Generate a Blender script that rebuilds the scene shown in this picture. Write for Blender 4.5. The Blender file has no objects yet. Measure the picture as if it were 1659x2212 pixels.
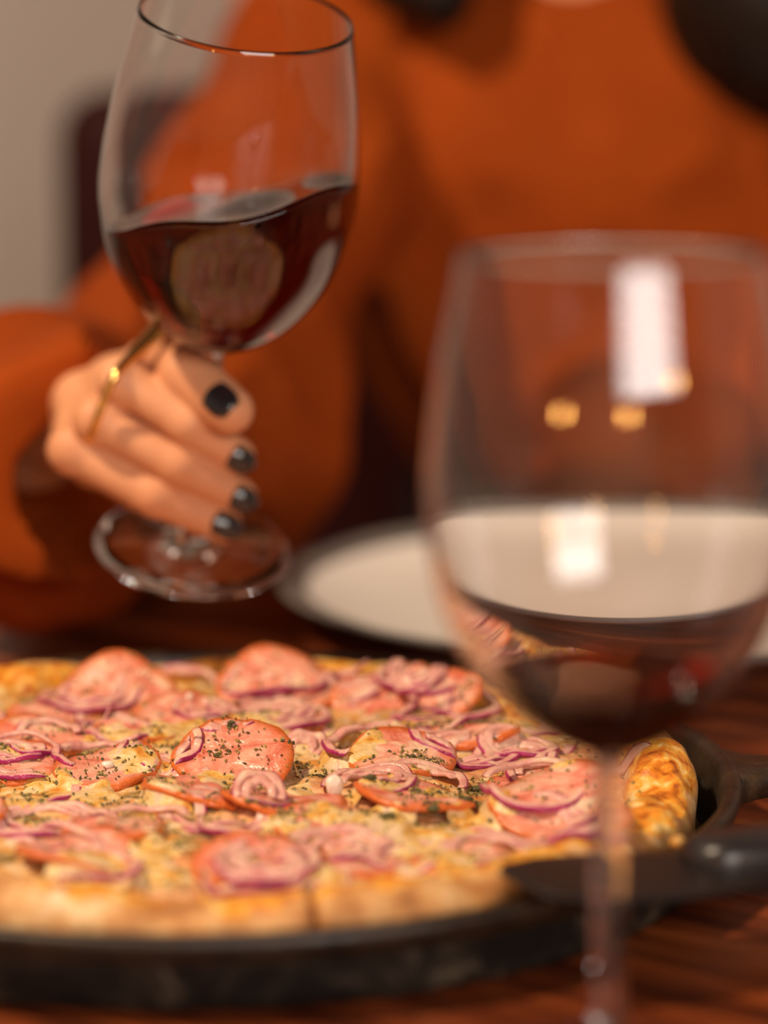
import bpy, bmesh, math, random
import numpy as np
import openvdb as vdb
from mathutils import Vector, Matrix, Quaternion

PI = math.pi
R = math.radians
C = bpy.context.scene.collection
T = 0.75            # table top height
CAMH = 0.27         # camera above the table top
PITCH = R(9.85)

# ------------------------------------------------------------ camera, world, light, exposure
cam_d = bpy.data.cameras.new('camera'); cam = bpy.data.objects.new('camera', cam_d); C.objects.link(cam)
cam.location = (0, 0, T + CAMH); cam.rotation_euler = (PI / 2 - PITCH, 0, 0)
cam_d.sensor_fit = 'HORIZONTAL'; cam_d.sensor_width = 24; cam_d.lens = 85
cam_d.clip_start = 0.02; cam_d.clip_end = 30
cam_d.dof.use_dof = True; cam_d.dof.focus_distance = 0.925; cam_d.dof.aperture_fstop = 2.8
cam_d.dof.aperture_blades = 0
bpy.context.scene.camera = cam

w = bpy.data.worlds.new('world'); bpy.context.scene.world = w; w.use_nodes = True
w.node_tree.nodes['Background'].inputs[0].default_value = (1.0, 0.82, 0.66, 1)
w.node_tree.nodes['Background'].inputs[1].default_value = 0.30

def area(name, loc, target, sx, sy, power, col):
    l = bpy.data.lights.new(name, 'AREA'); l.shape = 'RECTANGLE'; l.size = sx; l.size_y = sy
    l.energy = power; l.color = col
    o = bpy.data.objects.new(name, l); C.objects.link(o); o.location = loc
    o.rotation_euler = (Vector(target) - Vector(loc)).to_track_quat('-Z', 'Y').to_euler()
    return o
area('window_daylight', (0.76, -1.33, T + 0.92), (0.02, 1.0, T + 0.02), 1.35, 0.78, 37, (1.0, 0.92, 0.85))
area('ceiling_light', (-0.80, 0.72, T + 1.32), (-0.05, 0.95, T), 0.09, 0.09, 26, (1.0, 0.76, 0.52))

vs = bpy.context.scene.view_settings
vs.view_transform = 'Standard'; vs.look = 'None'; vs.exposure = 0.0; vs.gamma = 1.0; vs.use_curve_mapping = False
try:
    bpy.context.scene.cycles.max_bounces = 16
    bpy.context.scene.cycles.transmission_bounces = 14
    bpy.context.scene.cycles.glossy_bounces = 6
    bpy.context.scene.cycles.diffuse_bounces = 4
    bpy.context.scene.cycles.sample_clamp_indirect = 40
except Exception:
    pass

# ------------------------------------------------------------ helpers
def at(px, py, Y):
    """the point that the photograph shows at pixel (px, py), at depth Y from the camera"""
    c, s = math.cos(PITCH), math.sin(PITCH); f = 5876.0
    u, v = (px - 829.5) / f, (py - 1106) / f
    d = Vector((u, c - v * s, -s - v * c))
    return Vector((0, 0, T + CAMH)) + d * (Y / d.y)

def empty(name, loc, label=None, cat=None, group=None, rot=(0, 0, 0)):
    o = bpy.data.objects.new(name, None); C.objects.link(o); o.location = loc; o.rotation_euler = rot
    o.empty_display_size = 0.02
    tag(o, label, cat, group)
    return o

def tag(o, label=None, cat=None, group=None, kind=None):
    if label: o['label'] = label
    if cat: o['category'] = cat
    if group: o['group'] = group
    if kind: o['kind'] = kind
    return o

def mesh_obj(name, verts, faces, mat, parent=None, smooth=True, world=True):
    """one mesh object; verts in world space, or in the parent's frame with world=False"""
    me = bpy.data.meshes.new(name)
    verts = np.asarray(verts, dtype=np.float64).reshape(-1, 3)
    if parent is not None and world:
        M = np.array(pmat(parent).inverted())
        verts = verts @ M[:3, :3].T + M[:3, 3]
    me.from_pydata(verts.tolist(), [], [list(map(int, f)) for f in faces])
    me.update()
    if smooth:
        me.polygons.foreach_set('use_smooth', [True] * len(me.polygons))
    me.materials.append(mat)
    o = bpy.data.objects.new(name, me); C.objects.link(o)
    if parent is not None: o.parent = parent
    return o

def pmat(o):
    M = Matrix.LocRotScale(o.location, o.rotation_euler if o.rotation_mode != 'QUATERNION' else o.rotation_quaternion, o.scale)
    return pmat(o.parent) @ M if o.parent else M

def set_attr(o, name, vals):
    a = o.data.attributes.new(name, 'FLOAT', 'POINT'); a.data.foreach_set('value', np.asarray(vals, dtype=np.float32))

def grid_faces(n, m, closed=True, off=0):
    """n rings of m verts"""
    F = []
    for i in range(n - 1):
        for j in range(m if closed else m - 1):
            a = off + i * m + j; b = off + i * m + (j + 1) % m
            F.append((a, b, b + m, a + m))
    return F

def lathe(profile, seg=96):
    """profile (r, z) list, closed ring surface; ends at r<1e-6 are capped with a fan"""
    V = []; F = []
    a = np.linspace(0, 2 * PI, seg, endpoint=False)
    idx = []
    for r, z in profile:
        if r < 1e-6:
            idx.append([len(V)]); V.append((0, 0, z))
        else:
            idx.append(list(range(len(V), len(V) + seg)))
            V += [(r * math.cos(t), r * math.sin(t), z) for t in a]
    for A, B in zip(idx[:-1], idx[1:]):
        for j in range(seg):
            k = (j + 1) % seg
            if len(A) == 1 and len(B) == 1: continue
            if len(A) == 1: F.append((A[0], B[k], B[j]))
            elif len(B) == 1: F.append((A[j], A[k], B[0]))
            else: F.append((A[j], A[k], B[k], B[j]))
    return V, F

def tube(points, radii, seg=12, closed=False, flat=None):
    P = [Vector(p) for p in points]; n = len(P)
    if not hasattr(radii, '__len__'): radii = [radii] * n
    V = []; up = Vector((0.03, 0.02, 1)).normalized()
    for i in range(n):
        if closed: t = P[(i + 1) % n] - P[i - 1]
        else: t = P[min(i + 1, n - 1)] - P[max(i - 1, 0)]
        t.normalize()
        s = t.cross(up)
        if s.length < 1e-3: s = t.cross(Vector((1, 0, 0)))
        s.normalize(); u = s.cross(t)
        fl = flat or (1, 1)
        for k in range(seg):
            a = 2 * PI * k / seg
            V.append(P[i] + s * (math.cos(a) * radii[i] * fl[0]) + u * (math.sin(a) * radii[i] * fl[1]))
    F = grid_faces(n, seg)
    if closed:
        F += [((n - 1) * seg + j, (n - 1) * seg + (j + 1) % seg, (j + 1) % seg, j) for j in range(seg)]
    else:
        F.append(tuple(reversed(range(seg)))); F.append(tuple(range((n - 1) * seg, n * seg)))
    return [tuple(v) for v in V], F

def spline(pts, n):
    P = np.array([list(p) for p in pts], float); m = len(P)
    out = []
    for i in np.linspace(0, m - 1, n):
        k = min(int(i), m - 2); t = i - k
        p0, p1, p2, p3 = P[max(k - 1, 0)], P[k], P[k + 1], P[min(k + 2, m - 1)]
        out.append(0.5 * ((2 * p1) + (-p0 + p2) * t + (2 * p0 - 5 * p1 + 4 * p2 - p3) * t * t + (-p0 + 3 * p1 - 3 * p2 + p3) * t ** 3))
    return np.array(out)

def box(sx, sy, sz, cx=0, cy=0, cz=0, bev=0.0, seg=2):
    bm = bmesh.new(); bmesh.ops.create_cube(bm, size=1)
    for v in bm.verts: v.co = Vector((v.co.x * sx + cx, v.co.y * sy + cy, v.co.z * sz + cz))
    if bev: bmesh.ops.bevel(bm, geom=bm.edges[:], offset=bev, segments=seg, affect='EDGES', profile=0.5)
    bm.verts.index_update()
    V = [tuple(v.co) for v in bm.verts]; F = [[v.index for v in f.verts] for f in bm.faces]
    bm.free(); return V, F

def merge(*parts):
    V = []; F = []
    for v, f in parts:
        o = len(V); V += [tuple(q) for q in v]; F += [tuple(i + o for i in g) for g in f]
    return V, F

# numpy value noise ---------------------------------------------------------
def _h(ix, iy, iz, seed):
    n = (ix * 374761393 + iy * 668265263 + iz * 2147483647 + seed * 974711) & 0xffffffff
    n = ((n ^ (n >> 13)) * 1274126177) & 0xffffffff
    n = ((n ^ (n >> 16)) * 2246822519) & 0xffffffff
    return ((n ^ (n >> 15)) & 0xffff) / 32767.5 - 1.0

def vnoise(x, y, z=0.0, seed=0):
    x, y, z = np.broadcast_arrays(np.asarray(x, float), np.asarray(y, float), np.asarray(z, float))
    ix, iy, iz = [np.floor(v).astype(np.int64) for v in (x, y, z)]
    fx, fy, fz = x - ix, y - iy, z - iz
    fx, fy, fz = [f * f * f * (f * (f * 6 - 15) + 10) for f in (fx, fy, fz)]
    r = 0
    for dx in (0, 1):
        for dy in (0, 1):
            for dz in (0, 1):
                wgt = (fx if dx else 1 - fx) * (fy if dy else 1 - fy) * (fz if dz else 1 - fz)
                r = r + wgt * _h(ix + dx, iy + dy, iz + dz, seed)
    return r

def fbm(x, y, z=0.0, seed=0, octs=3):
    r = 0; a = 1.0; s = 0.0
    for k in range(octs):
        r = r + a * vnoise(np.asarray(x) * 2 ** k, np.asarray(y) * 2 ** k, np.asarray(z) * 2 ** k, seed + k * 17); s += a; a *= 0.5
    return r / s

# implicit surfaces ---------------------------------------------------------
def sm_min(a, b, k):
    h = np.clip(0.5 + 0.5 * (b - a) / k, 0, 1)
    return b * (1 - h) + a * h - k * h * (1 - h)

def cap_d(P, a, b, ra, rb, sc=(1, 1, 1)):
    sc = np.array(sc); a = np.array(a) / sc; b = np.array(b) / sc
    p = P / sc; ba = b - a; L = max(float(ba @ ba), 1e-12)
    t = np.clip(((p - a) @ ba) / L, 0, 1)
    d = np.linalg.norm(p - a - t[..., None] * ba, axis=-1) - (ra + (rb - ra) * t)
    return d

def implicit(fn, lo, hi, vox):
    lo = np.array(lo, float); hi = np.array(hi, float)
    n = np.ceil((hi - lo) / vox).astype(int) + 1
    ax = [np.arange(n[i], dtype=np.float64) * vox + lo[i] for i in range(3)]
    D = np.empty(n, np.float32)
    for s in range(0, n[0], 24):
        X, Y, Z = np.meshgrid(ax[0][s:s + 24], ax[1], ax[2], indexing='ij')
        D[s:s + 24] = fn(np.stack([X, Y, Z], -1))
    g = vdb.FloatGrid(float(vox * 4)); g.copyFromArray(np.clip(D, -vox * 4, vox * 4))
    pts, tri, quad = g.convertToPolygons(isovalue=0.0, adaptivity=0.0)
    V = pts.astype(float) * vox + lo
    F = [tuple(q[::-1]) for q in quad.tolist()] + [tuple(q[::-1]) for q in tri.tolist()]
    return V, F

def union(P, prims, k):
    d = None
    for q in prims:
        e = cap_d(P, *q)
        d = e if d is None else sm_min(d, e, k)
    return d

# ------------------------------------------------------------ materials
def mat(name, col=(0.5, 0.5, 0.5), rough=0.5, metal=0.0, **kw):
    m = bpy.data.materials.new(name); m.use_nodes = True
    b = m.node_tree.nodes['Principled BSDF']
    b.inputs['Base Color'].default_value = (*col, 1); b.inputs['Roughness'].default_value = rough
    b.inputs['Metallic'].default_value = metal
    for k, v in kw.items():
        b.inputs[k.replace('_', ' ')].default_value = v
    return m

def nd(m, t, **kw):
    n = m.node_tree.nodes.new(t)
    for k, v in kw.items():
        if k in n.inputs.keys(): n.inputs[k].default_value = v
        else: setattr(n, k, v)
    return n
def ln(m, a, b): m.node_tree.links.new(a, b)
def bsdf(m): return m.node_tree.nodes['Principled BSDF']

def coords(m, scale=(1, 1, 1), rot=(0, 0, 0)):
    tc = nd(m, 'ShaderNodeTexCoord'); mp = nd(m, 'ShaderNodeMapping')
    mp.inputs['Scale'].default_value = scale; mp.inputs['Rotation'].default_value = rot
    ln(m, tc.outputs['Object'], mp.inputs['Vector']); return mp.outputs['Vector']

def ramp(m, src, stops):
    r = nd(m, 'ShaderNodeValToRGB'); cr = r.color_ramp
    while len(cr.elements) < len(stops): cr.elements.new(0.5)
    for e, (p, c) in zip(cr.elements, stops):
        e.position = p; e.color = (*c, 1) if len(c) == 3 else c
    ln(m, src, r.inputs['Fac']); return r.outputs['Color']

def noise(m, vec, scale, detail=4, rough=0.55, dist=0.0):
    n = nd(m, 'ShaderNodeTexNoise'); n.inputs['Scale'].default_value = scale
    n.inputs['Detail'].default_value = detail; n.inputs['Roughness'].default_value = rough
    n.inputs['Distortion'].default_value = dist
    if vec is not None: ln(m, vec, n.inputs['Vector'])
    return n.outputs['Fac']

def mix(m, fac, a, b, mode='MIX'):
    n = nd(m, 'ShaderNodeMix'); n.data_type = 'RGBA'; n.blend_type = mode
    if isinstance(fac, (int, float)): n.inputs[0].default_value = fac
    else: ln(m, fac, n.inputs[0])
    for s, v in ((6, a), (7, b)):
        if isinstance(v, tuple): n.inputs[s].default_value = (*v, 1)
        else: ln(m, v, n.inputs[s])
    return n.outputs[2]

def bump(m, src, dist, strength=1.0):
    b = nd(m, 'ShaderNodeBump'); b.inputs['Distance'].default_value = dist; b.inputs['Strength'].default_value = strength
    ln(m, src, b.inputs['Height']); ln(m, b.outputs['Normal'], bsdf(m).inputs['Normal'])

def attr(m, name):
    a = nd(m, 'ShaderNodeAttribute'); a.attribute_name = name; return a.outputs['Fac']

def math_n(m, op, a, b=0.0, clamp=False):
    n = nd(m, 'ShaderNodeMath'); n.operation = op; n.use_clamp = clamp
    for i, v in enumerate((a, b)):
        if isinstance(v, (int, float)): n.inputs[i].default_value = v
        else: ln(m, v, n.inputs[i])
    return n.outputs[0]

M_WALL = mat('grey_plaster', (0.70, 0.62, 0.58), 0.85)
bump(M_WALL, noise(M_WALL, coords(M_WALL), 60), 0.002)
M_FLOOR = mat('dark_floor', (0.06, 0.035, 0.025), 0.5)
ln(M_FLOOR, ramp(M_FLOOR, noise(M_FLOOR, coords(M_FLOOR, (1, 12, 1)), 4), [(0.3, (0.04, 0.02, 0.012)), (0.7, (0.10, 0.05, 0.03))]), bsdf(M_FLOOR).inputs['Base Color'])
M_CEIL = mat('dark_ceiling', (0.30, 0.24, 0.19), 0.9)
M_FRAME = mat('window_frame_paint', (0.25, 0.22, 0.20), 0.5)

# table wood
M_WOOD = mat('table_wood', (0.2, 0.05, 0.02), 0.36, 0, Specular_IOR_Level=0.35)
_v = coords(M_WOOD, (1.2, 22, 22))
_a = noise(M_WOOD, _v, 3.2, 6, 0.65, 0.6)
_b = noise(M_WOOD, coords(M_WOOD, (2.0, 90, 90)), 4.0, 3, 0.6)
_c = ramp(M_WOOD, _a, [(0.34, (0.020, 0.005, 0.003)), (0.44, (0.13, 0.026, 0.007)), (0.56, (0.36, 0.080, 0.018)), (0.72, (0.58, 0.17, 0.045))])
_rnd = nd(M_WOOD, 'ShaderNodeObjectInfo').outputs['Random']
_tone = ramp(M_WOOD, _rnd, [(0.0, (0.62, 0.58, 0.55)), (0.5, (1.0, 0.95, 0.9)), (1.0, (1.35, 1.25, 1.1))])
_d = mix(M_WOOD, 1.0, _c, _tone, 'MULTIPLY')
_e = mix(M_WOOD, math_n(M_WOOD, 'MULTIPLY', ramp(M_WOOD, _b, [(0.35, (1, 1, 1)), (0.5, (0, 0, 0))]), 0.55), _d, (0.03, 0.008, 0.004))
ln(M_WOOD, _e, bsdf(M_WOOD).inputs['Base Color']); bump(M_WOOD, _b, 0.0006, 0.6)
M_LEG = mat('table_leg_wood', (0.09, 0.03, 0.015), 0.5)

# cast iron
M_IRON = mat('cast_iron', (0.02, 0.014, 0.012), 0.33, 0.0, Specular_IOR_Level=0.5)
_v = coords(M_IRON); _n = noise(M_IRON, _v, 45, 6, 0.65)
_sep = nd(M_IRON, 'ShaderNodeSeparateXYZ'); ln(M_IRON, _v, _sep.inputs[0])
ln(M_IRON, ramp(M_IRON, _n, [(0.35, (0.008, 0.005, 0.003)), (0.6, (0.030, 0.017, 0.009)), (0.75, (0.085, 0.048, 0.022))]), bsdf(M_IRON).inputs['Base Color'])
ln(M_IRON, ramp(M_IRON, noise(M_IRON, _v, 20, 5), [(0.3, (0.30,) * 3), (0.7, (0.52,) * 3)]), bsdf(M_IRON).inputs['Roughness'])
bump(M_IRON, noise(M_IRON, _v, 420, 3), 0.0006, 0.6)
M_IRONSIDE = mat('scuffed_iron', (0.05, 0.04, 0.03), 0.6, 0.0, Specular_IOR_Level=0.2)
_v = coords(M_IRONSIDE)
ln(M_IRONSIDE, ramp(M_IRONSIDE, noise(M_IRONSIDE, _v, 38, 7, 0.7, 0.8), [(0.46, (0.008, 0.006, 0.005)), (0.58, (0.025, 0.019, 0.014)), (0.70, (0.12, 0.095, 0.065))]), bsdf(M_IRONSIDE).inputs['Base Color'])
bump(M_IRONSIDE, noise(M_IRONSIDE, _v, 300, 3), 0.0006, 0.6)

# pizza dough / cheese (attribute 'zone': 0 dough wall .. 1 cheese)
M_CRUST = mat('baked_crust', (0.7, 0.4, 0.15), 0.48, 0, Subsurface_Weight=0.12, Subsurface_Scale=0.004)
bsdf(M_CRUST).inputs['Subsurface Radius'].default_value = (1.0, 0.5, 0.2)
_v = coords(M_CRUST)
_n1 = noise(M_CRUST, _v, 55, 6, 0.6, 0.4); _n2 = noise(M_CRUST, _v, 130, 5, 0.6, 0.6); _n3 = noise(M_CRUST, _v, 24, 3)
_dough = ramp(M_CRUST, _n1, [(0.32, (0.33, 0.12, 0.030)), (0.46, (0.55, 0.25, 0.075)), (0.57, (0.70, 0.40, 0.16)), (0.68, (0.82, 0.62, 0.38))])
_gold = ramp(M_CRUST, _n2, [(0.34, (0.30, 0.060, 0.008)), (0.44, (0.72, 0.22, 0.018)), (0.54, (0.86, 0.42, 0.05)), (0.66, (0.88, 0.68, 0.32))])
_chz = ramp(M_CRUST, _n2, [(0.30, (0.48, 0.13, 0.02)), (0.42, (0.74, 0.36, 0.08)), (0.53, (0.80, 0.55, 0.27)), (0.70, (0.86, 0.72, 0.50))])
_olive = mix(M_CRUST, ramp(M_CRUST, noise(M_CRUST, _v, 85, 5, 0.65), [(0.52, (0, 0, 0)), (0.60, (0.85, 0.85, 0.85))]), _chz, (0.26, 0.19, 0.07))
_pinkish = mix(M_CRUST, ramp(M_CRUST, _n3, [(0.50, (0, 0, 0)), (0.62, (0.7, 0.7, 0.7))]), _olive, (0.78, 0.34, 0.17))
_z = attr(M_CRUST, 'zone')
_m1 = mix(M_CRUST, ramp(M_CRUST, _z, [(0.22, (0, 0, 0)), (0.46, (1, 1, 1))]), _dough, _gold)
_m2 = mix(M_CRUST, ramp(M_CRUST, _z, [(0.72, (0, 0, 0)), (0.88, (1, 1, 1))]), _m1, _pinkish)
_m3 = mix(M_CRUST, attr(M_CRUST, 'burn_and_cut'), _m2, (0.17, 0.035, 0.008))
ln(M_CRUST, _m3, bsdf(M_CRUST).inputs['Base Color'])
ln(M_CRUST, ramp(M_CRUST, _z, [(0.3, (0.6,) * 3), (0.8, (0.2,) * 3)]), bsdf(M_CRUST).inputs['Roughness'])
bump(M_CRUST, noise(M_CRUST, _v, 280, 5, 0.65), 0.0011, 0.8)

M_ONION = mat('red_onion', (0.6, 0.3, 0.3), 0.17, 0, Subsurface_Weight=0.10, Subsurface_Scale=0.002)
bsdf(M_ONION).inputs['Subsurface Radius'].default_value = (1.0, 0.4, 0.4)
_v = coords(M_ONION); _s = attr(M_ONION, 'skin')
_pale = ramp(M_ONION, noise(M_ONION, _v, 160, 4), [(0.3, (0.66, 0.27, 0.24)), (0.5, (0.78, 0.42, 0.35)), (0.7, (0.84, 0.58, 0.42))])
_purp = ramp(M_ONION, noise(M_ONION, _v, 200, 3), [(0.3, (0.24, 0.005, 0.065)), (0.7, (0.48, 0.035, 0.17))])
ln(M_ONION, mix(M_ONION, ramp(M_ONION, _s, [(0.55, (0, 0, 0)), (0.80, (1, 1, 1))]), _pale, _purp), bsdf(M_ONION).inputs['Base Color'])
bump(M_ONION, noise(M_ONION, _v, 460, 4), 0.0008, 0.9)

M_HAM = mat('smoked_ham', (0.8, 0.3, 0.2), 0.2, 0, Subsurface_Weight=0.10, Subsurface_Scale=0.003)
bsdf(M_HAM).inputs['Subsurface Radius'].default_value = (1.0, 0.35, 0.25)
_v = coords(M_HAM); _e = attr(M_HAM, 'edge')
_pk = ramp(M_HAM, noise(M_HAM, _v, 70, 6, 0.6, 1.2), [(0.32, (0.60, 0.12, 0.07)), (0.45, (0.80, 0.29, 0.20)), (0.57, (0.86, 0.45, 0.33)), (0.68, (0.85, 0.62, 0.42))])
ln(M_HAM, mix(M_HAM, ramp(M_HAM, _e, [(0.42, (0, 0, 0)), (0.96, (0.95, 0.95, 0.95))]), _pk, (0.66, 0.14, 0.018)), bsdf(M_HAM).inputs['Base Color'])
bump(M_HAM, noise(M_HAM, _v, 330, 4), 0.0010, 0.9)

M_HERB = mat('dried_herbs', (0.1, 0.1, 0.03), 0.7)
ln(M_HERB, ramp(M_HERB, attr(M_HERB, 'tone'), [(0.0, (0.035, 0.035, 0.012)), (0.4, (0.11, 0.095, 0.025)), (0.75, (0.30, 0.24, 0.06)), (1.0, (0.55, 0.38, 0.12))]), bsdf(M_HERB).inputs['Base Color'])
M_GARLIC = mat('garlic', (0.86, 0.74, 0.64), 0.3, 0, Subsurface_Weight=0.3, Subsurface_Scale=0.003)
M_MELT = mat('melted_cheese', (0.82, 0.6, 0.28), 0.25, 0, Subsurface_Weight=0.10, Subsurface_Scale=0.003)
_v = coords(M_MELT)
ln(M_MELT, ramp(M_MELT, noise(M_MELT, _v, 110, 5, 0.6, 0.5), [(0.32, (0.62, 0.22, 0.03)), (0.43, (0.78, 0.44, 0.10)), (0.55, (0.82, 0.60, 0.30)), (0.68, (0.80, 0.55, 0.40))]), bsdf(M_MELT).inputs['Base Color'])
bump(M_MELT, noise(M_MELT, _v, 300, 5), 0.0014, 0.9)

M_GLASS = mat('clear_glass', (1, 1, 1), 0.0, 0, Transmission_Weight=1.0, IOR=1.5)
def wine_mat(name, density):
    m = mat(name, (1, 1, 1), 0.0, 0, Transmission_Weight=1.0, IOR=1.34)
    va = nd(m, 'ShaderNodeVolumeAbsorption'); va.inputs['Color'].default_value = (0.84, 0.015, 0.02, 1)
    va.inputs['Density'].default_value = density
    ln(m, va.outputs[0], m.node_tree.nodes['Material Output'].inputs['Volume'])
    return m
M_WINE = wine_mat('red_wine', 200.0)
M_WINE2 = wine_mat('deep_red_wine', 480.0)

M_PLATE = mat('plate_ceramic', (0.82, 0.78, 0.74), 0.22)
M_PLATESHADE = mat('plate_rim_shade', (0.17, 0.16, 0.15), 0.35)  # white plate's shadowed outer wall, painted in as grey
M_SKIN = mat('skin', (0.68, 0.27, 0.13), 0.55, 0, Subsurface_Weight=0.08, Specular_IOR_Level=0.35, Subsurface_Scale=0.008)
bsdf(M_SKIN).inputs['Subsurface Radius'].default_value = (1.0, 0.35, 0.2)
_v = coords(M_SKIN)
ln(M_SKIN, ramp(M_SKIN, noise(M_SKIN, _v, 18, 3), [(0.3, (0.60, 0.25, 0.12)), (0.7, (0.70, 0.34, 0.18))]), bsdf(M_SKIN).inputs['Base Color'])
bump(M_SKIN, noise(M_SKIN, _v, 700, 3), 0.0003, 0.5)
M_NAIL = mat('nail_varnish', (0.012, 0.012, 0.016), 0.12, 0, Coat_Weight=0.8)
M_GOLD = mat('gold', (0.85, 0.52, 0.16), 0.18, 1.0)
M_KNIT = mat('rust_knit', (0.47, 0.085, 0.012), 0.85, 0, Sheen_Weight=0.0, Specular_IOR_Level=0.1)
_v = coords(M_KNIT)
ln(M_KNIT, ramp(M_KNIT, noise(M_KNIT, _v, 9, 4, 0.6), [(0.3, (0.23, 0.036, 0.003)), (0.7, (0.34, 0.058, 0.005))]), bsdf(M_KNIT).inputs['Base Color'])
_w = nd(M_KNIT, 'ShaderNodeTexWave'); _w.inputs['Scale'].default_value = 110; _w.inputs['Distortion'].default_value = 1.5
ln(M_KNIT, _v, _w.inputs['Vector']); bump(M_KNIT, _w.outputs['Fac'], 0.002, 0.4)
M_HAIR = mat('black_hair', (0.010, 0.005, 0.003), 0.5, 0, Specular_IOR_Level=0.2)
M_JEANS = mat('dark_trousers', (0.035, 0.006, 0.006), 0.85)
M_CHAIR = mat('maroon_leather', (0.030, 0.003, 0.003), 0.6, 0, Specular_IOR_Level=0.15)
bump(M_CHAIR, noise(M_CHAIR, coords(M_CHAIR), 90), 0.001)
M_DARKWOOD = mat('dark_stained_wood', (0.03, 0.012, 0.008), 0.5)
M_LIP = mat('lip', (0.45, 0.09, 0.07), 0.4)
M_EYE = mat('eye', (0.75, 0.72, 0.70), 0.15)
M_IRIS = mat('iris', (0.03, 0.015, 0.01), 0.15)
M_BLACK = mat('black_handle', (0.018, 0.015, 0.016), 0.33)
M_STEEL = mat('dark_steel', (0.018, 0.012, 0.011), 0.45, 0.0, Specular_IOR_Level=0.2)
M_BULB = mat('warm_bulb', (1, 0.8, 0.5), 0.3, 0, Emission_Strength=130.0)
bsdf(M_BULB).inputs['Emission Color'].default_value = (1.0, 0.45, 0.11, 1)
M_CORD = mat('black_cord', (0.01, 0.01, 0.01), 0.5)
M_BRASS = mat('brass', (0.5, 0.33, 0.12), 0.3, 1.0)

# ------------------------------------------------------------ the room
def struct(name, V, F, m):
    o = mesh_obj(name, V, F, m, smooth=False); o['kind'] = 'structure'; return o
X0, X1, Y0, Y1, H = -2.2, 2.4, -1.5, 2.9, 2.6
struct('floor', *box(X1 - X0, Y1 - Y0, 0.1, (X0 + X1) / 2, (Y0 + Y1) / 2, -0.05), M_FLOOR)
struct('ceiling', *box(X1 - X0, Y1 - Y0, 0.1, (X0 + X1) / 2, (Y0 + Y1) / 2, H + 0.05), M_CEIL)
struct('wall_back', *box(X1 - X0 + 0.2, 0.1, H, (X0 + X1) / 2, Y1 + 0.05, H / 2), M_WALL)
struct('wall_left', *box(0.1, Y1 - Y0, H, X0 - 0.05, (Y0 + Y1) / 2, H / 2), M_WALL)
struct('wall_right', *box(0.1, Y1 - Y0, H, X1 + 0.05, (Y0 + Y1) / 2, H / 2), M_WALL)
# wall behind the camera with a window opening
wx0, wx1, wz0, wz1 = 0.04, 1.48, 1.22, 2.12
struct('wall_front', *merge(
    box(wx0 - X0 + 0.1, 0.1, H, (X0 - 0.1 + wx0) / 2, Y0 - 0.05, H / 2),
    box(X1 + 0.1 - wx1, 0.1, H, (X1 + 0.1 + wx1) / 2, Y0 - 0.05, H / 2),
    box(wx1 - wx0, 0.1, wz0, (wx0 + wx1) / 2, Y0 - 0.05, wz0 / 2),
    box(wx1 - wx0, 0.1, H - wz1, (wx0 + wx1) / 2, Y0 - 0.05, (H + wz1) / 2)), M_WALL)
fr = 0.05
struct('window_1', *merge(
    box(wx1 - wx0, 0.06, fr, (wx0 + wx1) / 2, Y0 - 0.05, wz0 + fr / 2),
    box(wx1 - wx0, 0.06, fr, (wx0 + wx1) / 2, Y0 - 0.05, wz1 - fr / 2),
    box(fr, 0.06, wz1 - wz0 - 2 * fr, wx0 + fr / 2, Y0 - 0.05, (wz0 + wz1) / 2),
    box(fr, 0.06, wz1 - wz0 - 2 * fr, wx1 - fr / 2, Y0 - 0.05, (wz0 + wz1) / 2)), M_FRAME)
struct('baseboard_back', *box(X1 - X0, 0.02, 0.1, (X0 + X1) / 2, Y1 - 0.01, 0.05), M_FRAME)

# ------------------------------------------------------------ table: diagonal planks clipped to the top's outline
TX0, TX1, TY0, TY1 = -0.85, 1.0, 0.38, 1.438
table = empty('dining_table', ((TX0 + TX1) / 2, (TY0 + TY1) / 2, 0), 'dark reddish-brown plank table under the pan, plate and glasses', 'table')
ang = R(-35); du = Vector((math.cos(ang), math.sin(ang))); dv = Vector((-du.y, du.x))
def clip(poly, n, c):
    out = []
    for i in range(len(poly)):
        a, b = poly[i], poly[(i + 1) % len(poly)]
        da, db = a.dot(n) - c, b.dot(n) - c
        if da <= 0: out.append(a)
        if (da < 0 < db) or (db < 0 < da): out.append(a + (b - a) * (da / (da - db)))
    return out
pw = 0.075; k = -30
rngp = random.Random(5)
while k < 40:
    vlo, vhi = k * pw + 0.0007, (k + 1) * pw - 0.0007; k += 1
    poly = [du * u + dv * v for u, v in ((-3, vlo), (3, vlo), (3, vhi), (-3, vhi))]
    for n, c in ((Vector((1, 0)), TX1), (Vector((-1, 0)), -TX0), (Vector((0, 1)), TY1), (Vector((0, -1)), -TY0)):
        if poly: poly = clip(poly, n, c)
    if len(poly) < 3: continue
    ctr = sum(poly, Vector((0, 0))) / len(poly)
    bm = bmesh.new()
    lv = []
    for p in poly:
        q = p - ctr; lv.append((q.dot(du), q.dot(dv)))
    top = [bm.verts.new((a, b, 0)) for a, b in lv]; bot = [bm.verts.new((a, b, -0.03)) for a, b in lv]
    f = bm.faces.new(top); bm.faces.new(list(reversed(bot)))
    for i in range(len(top)):
        j = (i + 1) % len(top); bm.faces.new((top[j], top[i], bot[i], bot[j]))
    bmesh.ops.recalc_face_normals(bm, faces=bm.faces[:])
    te = [e for e in bm.edges if all(abs(v.co.z) < 1e-6 for v in e.verts)]
    bmesh.ops.bevel(bm, geom=te, offset=0.0012, segments=2, affect='EDGES', profile=0.5)
    me = bpy.data.meshes.new('plank'); bm.to_mesh(me); bm.free(); me.materials.append(M_WOOD)
    o = bpy.data.objects.new('plank', me); C.objects.link(o); o.parent = table
    o.location = Vector((ctr.x, ctr.y, T)) - table.location; o.rotation_euler = (0, 0, ang)
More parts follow.
